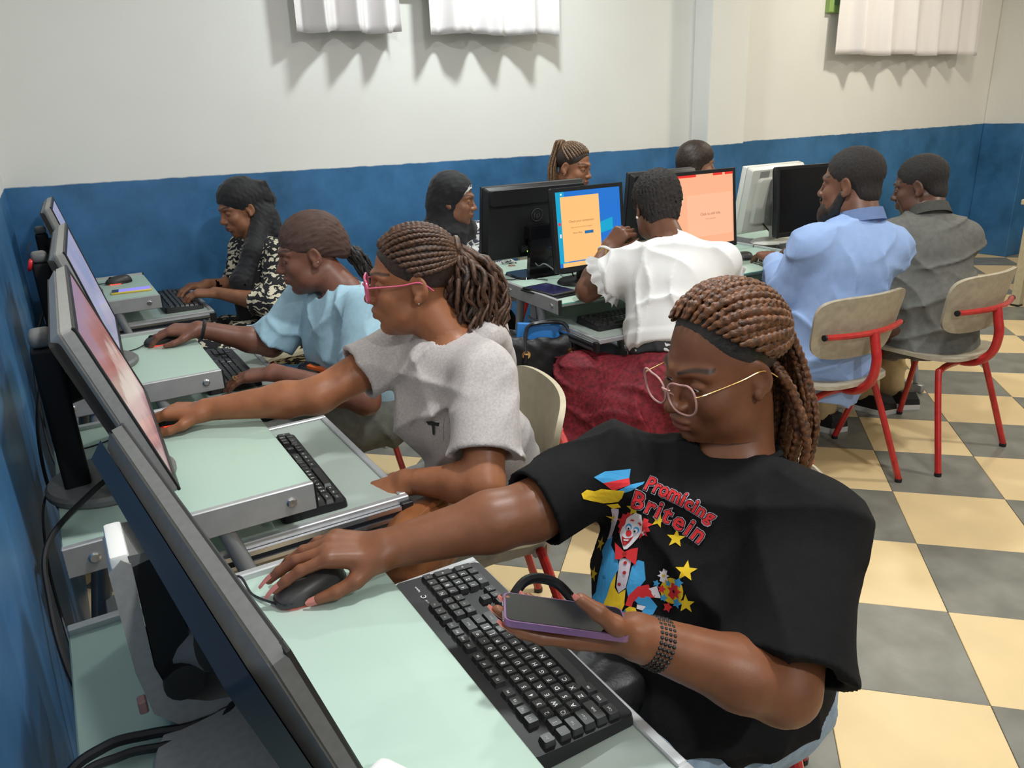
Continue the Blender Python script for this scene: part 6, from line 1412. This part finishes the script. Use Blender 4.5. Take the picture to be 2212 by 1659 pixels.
V, F = sdf_mesh([ell(W(0, .040, -.088), np.array((.062, .066, .050))*hs, HR, .02), cap(W(-.066, .005, -.03), W(-.058, .03, -.08), .014, .022, .02), cap(W(.066, .005, -.03), W(.058, .03, -.08), .014, .022, .02), ell(W(0, .085, -.115), np.array((.030, .028, .030))*hs, HR, .03), cap(W(-.024, .096, -.050), W(.024, .096, -.050), .006, .006, .005), ell(W(0, .100, -.066), np.array((.022, .018, .010))*hs, HR, .006, 's')], c-.16, c+.15, .0042, (lambda Q, wv=waves(15, 8, (.012, .03), warp=0): .004*wv(Q)), .006); P.part('beard', V, F, MT['hair_black'])

# ---------------------------------------------------------------- man in the grey shirt
mat('shirt_grey', (.145, .142, .128), .8, bump=.25, bscale=600, noise=.2, nscale=50)
J = dict(neck=(3.125, 1.885, .950), shL=(2.985, 1.945, .868), shR=(3.222, 1.785, .858), elL=(2.96, 2.06, .70), wrL=(3.10, 2.27, .80), elR=(3.31, 1.99, .69), wrR=(3.33, 2.22, .80), pel=(3.070, 1.780, .49))
P = build('man in a dark grey shirt and khaki trousers farthest to the right', (3.07, 1.78, 0), (.110, .05, .032), J, (3.150, 1.955, 1.068), 340, 14, 1.02, g=1.05, hres=.0030, bres=.011, handres=.0045, hands=dict(L=dict(fw=(.2, .95, .05), up=(0, 0, 1)), R=dict(fw=(-.1, .97, .0), up=(0, 0, 1))), legs=[((2.98, 1.84, .48), (3.10, 2.22, .49), (3.22, 2.14, .08)), ((3.16, 1.76, .48), (3.34, 2.16, .49), (3.36, 2.10, .08))], neckr=.060, jaw=1.08)
W = P.W; n, up, fw, lat = A3(J['neck']), J['up'], J['fw'], J['lat']; pl = A3(J['pel'])
tp = top_prims(P, (1.0, 1.0), .170, .168, -.10, (.072, .066), sq=.76, bust=0, nr=.055, nd=-.03, sh=.066, belly=.03)
lo, hi = top_box(P, .2); sh_, _, _ = P.cloth('grey_shirt', tp, lo, hi, .006, MT['shirt_grey'], 111, .012, (.10, .28)); collar(P, MT['shirt_grey'], sh_, .070)
P.cloth('khaki_trousers', [ell(pl-up*.03+fw*.03, (.15, .14, .09), None, .04), cap((3.02, 1.92, .47), (3.10, 2.22, .49), .092, .085, .03), cap((3.22, 1.85, .47), (3.34, 2.16, .49), .092, .085, .03), cap((3.10, 2.22, .49), (3.22, 2.14, .10), .082, .06, .03), cap((3.34, 2.16, .49), (3.36, 2.10, .10), .082, .06, .03)], (2.82, 1.55, .05), (3.52, 2.36, .63), .010, MT['trousers_khaki'], 115, .012, (.1, .26))
shoe(P, (3.22, 2.08, 0), 350); shoe(P, (3.38, 2.06, 0), 10)
cap_hair(P, 'hair', MT['hair_fuzz'], .004, .0038, front=(.092, -.030), disp=.007, extra=[ell(W(0, -.056, -.032), np.array((.060, .040, .050))*1.02, P.HR, .025)], low=-.082, lowr=.090, lowy=.05, lowd=.105)
# ================================================================= SMALL THINGS
# tablet in its case on the front left desk of the middle block
t = thing('tablet', 'black tablet in a folded case on the corner of the middle desk', 'tablet', (1.605, 2.44, ZG), math.radians(4))
b = NB(); box(b, (-.065, -.105, 0), (.065, .105, .007), .003); fin(b, 'case', MT['black_matte'], t)
b = NB(); box(b, (-.060, -.100, .007), (.060, .100, .016), .003); fin(b, 'body', MT['black'], t)
b = NB(); box(b, (-.050, -.085, .0155), (.050, .085, .0168)); fin(b, 'screen', MT['phone_dark'], t, smooth=0)
# yellow phone on the far desk
t = thing('smartphone', 'phone in a yellow case with a lilac screen on the far left desk', 'phone', (.243, 3.655, ZG), math.radians(84))
b = NB(); box(b, (-.036, -.080, 0), (.036, .080, .009), .004); fin(b, 'case', MT['phone_yellow'], t)
b = NB(); box(b, (-.032, -.076, .0085), (.032, .050, .0098)); fin(b, 'screen', MT['phone_lilac'], t, smooth=0)
b = NB(); box(b, (-.032, .050, .0085), (.032, .076, .0098)); fin(b, 'screen_top', MT['phone_dark'], t, smooth=0)
# black tower on the floor under the bag
def pc_tower(label, loc, rz, size=(.18, .40, .38)):
    t = thing('computer_tower', label, 'computer', loc, rz, 'black computer towers under the desks'); w_, d_, h_ = size
    b = NB(); box(b, (-w_/2, -d_/2, .01), (w_/2, d_/2, h_), .006, 2); fin(b, 'case', MT['black'], t)
    b = NB(); box(b, (-w_/2+.004, -d_/2-.012, .015), (w_/2-.004, -d_/2, h_-.004), .004, 2); f_o = fin(b, 'front_panel', MT['black_gloss'], t)
    for k in range(3):
        b = NB(); box(b, (-w_/2+.02, -d_/2-.014, h_-.06-.05*k), (w_/2-.02, -d_/2-.011, h_-.025-.05*k), .002, 1); fin(b, 'drive_bay', MT['black_matte'], f_o)
    b = NB(); lathe(b, [(0, 0), (.009, 0), (.009, .004), (0, .004)], 14, Matrix.Translation((0, -d_/2-.012, h_*.45)) @ Matrix.Rotation(PI/2, 4, 'X')); fin(b, 'power_button', MT['silver_plastic'], f_o)
    for x in (-1, 1):
        for y in (-1, 1):
            b = NB(); box(b, (x*w_*.38-.015, y*d_*.4-.015, 0), (x*w_*.38+.015, y*d_*.4+.015, .012)); fin(b, 'foot', MT['black_matte'], t)
    return t
pc_tower('black computer tower standing on the floor below the black tote bag', (1.55, 2.46, 0), math.radians(-8), (.19, .36, .34))
p = row(.45, -.10); pc_tower('black computer tower behind the legs of the front left desk', (p.x, p.y, 0), ROW_A, (.20, .36, .40))
p = row(1.15, -.10); pc_tower('black computer tower below the middle front desk', (p.x, p.y, 0), ROW_A, (.20, .36, .40))
# tote bag on the tower
B0 = Vector((1.515, 2.36, .342)); t = thing('tote_bag', 'black tote bag with shiny straps and a blue folder inside', 'bag', B0, math.radians(-25))
pr = [rbox((0, 0, .15), (.19, .085, .15), None, .04, .02), ell((0, 0, .30), (.17, .06, .05), None, .02, 's')]
V, F = sdf_mesh(pr, (-.25, -.15, -.03), (.25, .15, .36), .006, (lambda Q, wv=waves(201, 6, (.08, .2)): .016*wv(Q)), .02); npmesh('bag_body', V, F, MT['bag_black'], t)
for x in (-.075, .095):
    for s in (-1,):
        b = NB(); lathe(b, [(.008, 0), (.015, 0), (.016, .003), (.008, .004)], 16, Matrix.Translation((x, -.088, .235)) @ Matrix.Rotation(PI/2, 4, 'X')); fin(b, 'eyelet', MT['gold'], t)
b = NB()
for y in (-.003, .003):
    tube(b, smoothpts([(-.075, -.092+y, .235), (-.085, -.105+y, .15), (-.03, -.115+y, .05), (.05, -.112+y, .10), (.095, -.10+y, .17), (.095, -.092+y, .235)], 8), .0075, 8)
tube(b, smoothpts([(-.075, -.088, .24), (-.07, -.06, .31), (-.04, -.03, .335), (.06, -.03, .335), (.09, -.06, .31), (.095, -.088, .24)], 8), .0075, 8); fin(b, 'strap', mat('strap_gloss', (.02, .02, .022), .2, noise=.3), t)
b = NB(); box(b, (-.13, -.012, .12), (.15, .012, .325), .006, 2); tag(fin(b, 'folder', MT['folder_blue'], None), 'blue folder sticking out of the black tote bag', 'folder'); fo = bpy.data.objects['folder']; fo.location = B0; fo.rotation_euler = (0, math.radians(6), math.radians(-25))
b = NB(); box(b, (-.05, -.02, .0), (.05, .02, .30), .01, 2); g = tag(fin(b, 'green_pouch', MT['green_cloth']), 'dark green pouch between the ponytail and the tote bag', 'pouch'); g.location = (1.385, 2.50, .34); g.rotation_euler = (0, 0, .4)
# brown leather handbag on the lap of the grey top
pr = [ell((0, 0, 0), (.135, .07, .075), None, .02), ell((0, .0, .05), (.12, .055, .05), None, .03)]
V, F = sdf_mesh(pr, (-.18, -.12, -.12), (.18, .12, .14), .005, (lambda Q, wv=waves(211, 6, (.06, .18)): .012*wv(Q)), .014)
o = thing('handbag', 'brown leather handbag on the lap below the grey hooded top', 'bag', (.560, 1.365, .545), math.radians(28)); npmesh('bag_body', V, F, MT['leather_brown'], o)
b = NB(); tube(b, smoothpts([(-.11, 0, .03), (-.05, -.02, .085), (.05, -.02, .09), (.12, 0, .03), (.16, .04, -.02)], 8), .007, 8); fin(b, 'strap', MT['leather_brown'], o)
b = NB(); tube(b, [(.125*math.cos(a), -.002+.066*math.sin(a), .032) for a in np.linspace(0, 2*PI, 33)[:-1]], .0035, 6, True); fin(b, 'seam', mat('leather_dark', (.13, .045, .015), .5), o)
# black bag with orange patch on the lap of the pale blue T-shirt
o = thing('handbag', 'black bag with an orange flap on the lap of the pale blue T-shirt', 'bag', (.63, 2.36, .60), math.radians(20))
V, F = sdf_mesh([rbox((0, 0, 0), (.12, .13, .035), None, .03, .02), ell((.06, .02, .04), (.08, .10, .04), None, .03)], (-.18, -.19, -.08), (.2, .19, .12), .006, (lambda Q, wv=waves(221, 6, (.06, .15)): .012*wv(Q)), .014); npmesh('bag_body', V, F, MT['bag_black'], o)
b = NB(); prism(b, [(.0, -.09), (.08, -.05), (.07, .06), (.0, .03)], .066, .075); fin(b, 'flap', MT['orange'], o)
b = NB(); box(b, (-.14, -.09, .045), (-.03, .10, .052), .002, 1); fin(b, 'notebook_pocket', MT['black'], o)
# dark shawl handle beside the nearest woman
o = thing('handbag', 'black handbag with a round handle on the lap below the black T-shirt', 'bag', (.545, .80, .575))
V, F = sdf_mesh([rbox((0, 0, 0), (.10, .09, .04), None, .03, .02)], (-.16, -.15, -.09), (.16, .15, .1), .006, (lambda Q, wv=waves(231, 6, (.05, .12)): .014*wv(Q)), .016); npmesh('bag_body', V, F, MT['bag_black'], o)
b = NB(); tube(b, smoothpts([(-.02, .08, .02), (-.04, .12, .06), (.02, .16, .095), (.08, .15, .075), (.10, .09, .03)], 8), .009, 8); fin(b, 'handle', MT['bag_black'], o)
# white power adapters, strips
def strip(label, loc, rz, n=4):
    t = thing('power_strip', label, 'power strip', loc, rz, 'white power strips'); L_ = .06+.045*n
    b = NB(); box(b, (0, -.026, 0), (L_, .026, .034), .006, 2); fin(b, 'body', MT['white_plastic'], t)
    for k in range(n):
        b = NB(); lathe(b, [(0, 0), (.016, 0), (.016, .0012), (0, .0012)], 16, Matrix.Translation((.05+.045*k, 0, .034))); fin(b, 'socket', MT['silver_plastic'], t)
    b = NB(); box(b, (.010, -.010, .034), (.025, .010, .040), .002, 1); fin(b, 'switch', MT['red_toy'], t)
    return t
strip('white power strip with a red switch on the floor behind the chairs', (1.10, 3.10, 0), math.radians(12))
strip('white power strip on the floor in the gap between the first two left desks', (-.08, 1.17, 0), math.radians(8), 3)
def plug(label, loc, rz, m='black', s=1):
    t = thing('power_plug', label, 'plug', loc, rz); b = NB(); box(b, (-.022*s, -.022*s, .0), (.022*s, .022*s, .03*s), .006, 2); fin(b, 'body', MT[m], t)
    b = NB(); tube(b, smoothpts([(0, .02*s, .02*s), (.01, .05*s, .05*s), (.06, .07*s, .04), (.10, .03, .02)], 6), .004, 6); fin(b, 'cord', MT['cable'], t); return t
plug('black plug on the white power strip in the gap', (-.02, 1.18, .036), .4); plug('second black plug in the gap between the left desks', (.04, 1.20, .036), 1.7)
t = thing('paper_sheet', 'crumpled white paper on the floor in the gap between the left desks', 'paper', (-.02, 1.235, .002)); b = NB(); bmesh.ops.create_grid(b, x_segments=8, y_segments=8, size=.07)
for v in b.verts: v.co.z = .015*abs(math.sin(v.co.x*50)*math.cos(v.co.y*40)) + .002
bmesh.ops.solidify(b, geom=b.faces[:], thickness=.001); fin(b, 'sheet', MT['white_plastic'], t, smooth=0)
t = thing('white_mouse', 'white plastic device cut off by the bottom edge beside the nearest monitor', 'device', (.185, .575, ZG), .5); b = NB(); box(b, (-.03, -.05, 0), (.03, .05, .028), .012, 3); fin(b, 'body', MT['white_plastic'], t)
b = NB(); box(b, (-.012, .02, .027), (.012, .03, .030), .001, 1); fin(b, 'button', MT['silver_plastic'], t)
# red key ring hanging behind the third monitor
t = thing('key_ring', 'small red ring hanging behind the violet monitor', 'ring', (-.072, 2.535, 1.085)); b = NB(); tube(b, [(.004*math.sin(a), .014*math.cos(a), .012*math.sin(a)-.012) for a in np.linspace(0, 2*PI, 21)[:-1]], .0055, 8, True); fin(b, 'ring', MT['red_toy'], t)
b = NB(); tube(b, [(.0, 0, 0), (.005, .004, .035), (.016, .01, .05)], .0016, 6); fin(b, 'string', MT['cable'], t)
# loose cables
def cable(label, pts, r, m='cable', k=8):
    b = NB(); tube(b, smoothpts(pts, k), r, 8); return tag(fin(b, 'cable', MT[m]), label, 'cable', 'loose computer cables')
cable('thick black cable arcing from the round monitor base down into the first desk gap', [(.05, 1.62, ZG+.03), (-.03, 1.50, ZG+.035), (-.112, 1.38, ZG+.01), (-.125, 1.30, .70), (-.118, 1.22, .62), (-.09, 1.16, .52), (-.06, 1.15, .40)], .005)
cable('thin black cable beside the thick one at the blue wall', [(.06, 1.72, ZG+.004), (-.04, 1.70, ZG+.006), (-.112, 1.62, ZG), (-.128, 1.50, .70), (-.12, 1.36, .64), (-.10, 1.24, .5), (-.05, 1.2, .3)], .0024)
cable('thick black cable crossing the desk edge in the lower left corner', [(.12, .86, ZG+.04), (.085, .82, ZG+.012), (.03, .805, ZG+.008), (-.02, .815, ZG+.012), (-.065, .818, ZG+.016), (-.108, .80, ZG+.004), (-.122, .74, .70), (-.125, .66, .55)], .006)
cable('second black cable just below the thick one in the lower left corner', [(.10, .86, ZG+.03), (.06, .80, ZG+.010), (.0, .792, ZG+.007), (-.05, .798, ZG+.012), (-.10, .785, ZG+.006), (-.122, .72, .68), (-.125, .64, .5)], .005)
cable('black cable looping down the wall beside the second desk', [(-.05, 2.05, .95), (-.10, 2.0, .86), (-.125, 1.95, .74), (-.12, 1.93, .6), (-.07, 2.03, .45)], .004)
cable('black cable hanging between the second and third desks', [(-.06, 2.56, .95), (-.11, 2.45, .85), (-.122, 2.30, .74), (-.11, 2.12, .62), (-.05, 2.08, .5)], .004)
cable('black cable on the floor beside the tote bag', [(1.66, 2.30, .30), (1.70, 2.26, .12), (1.76, 2.22, .01), (1.70, 2.12, .008), (1.58, 2.06, .008), (1.48, 2.12, .008)], .004)
cable('white cable on the floor in front of the middle block', [(1.55, 2.30, .03), (1.66, 2.14, .008), (1.80, 2.10, .008), (1.95, 2.2, .008)], .004, 'cable_white')
cable('black cable hanging below the front left desk of the middle block', [row(.52, -.30, .62), row(.54, -.31, .45), row(.56, -.28, .25), row(.55, -.20, .06)], .003)
cable('thin grey cable on the glass beside the wide black monitor', [row(.02, .08, ZG+.004), row(.06, .04, ZG+.003), row(.10, .05, ZG+.003), row(.15, -.02, ZG+.003), row(.17, -.06, ZG+.003)], .002, 'cable')
cable('black cable on the glass at the foot of the pale monitor', [row(1.50, .10, .86), row(1.53, .05, .80), row(1.56, .0, ZG+.004), row(1.62, .03, ZG+.004)], .0035)
cable('black cable hanging from the salmon screen onto the glass', [row(1.02, -.10, .90), row(1.06, -.08, .80), row(1.10, -.06, ZG+.004), row(1.12, -.12, ZG+.004)], .0035)
cable('short black cable lying behind the blue desktop monitor', [row(.24, -.10, .85), row(.27, -.12, ZG+.004), row(.35, -.09, ZG+.003), row(.40, -.12, ZG+.003)], .003)
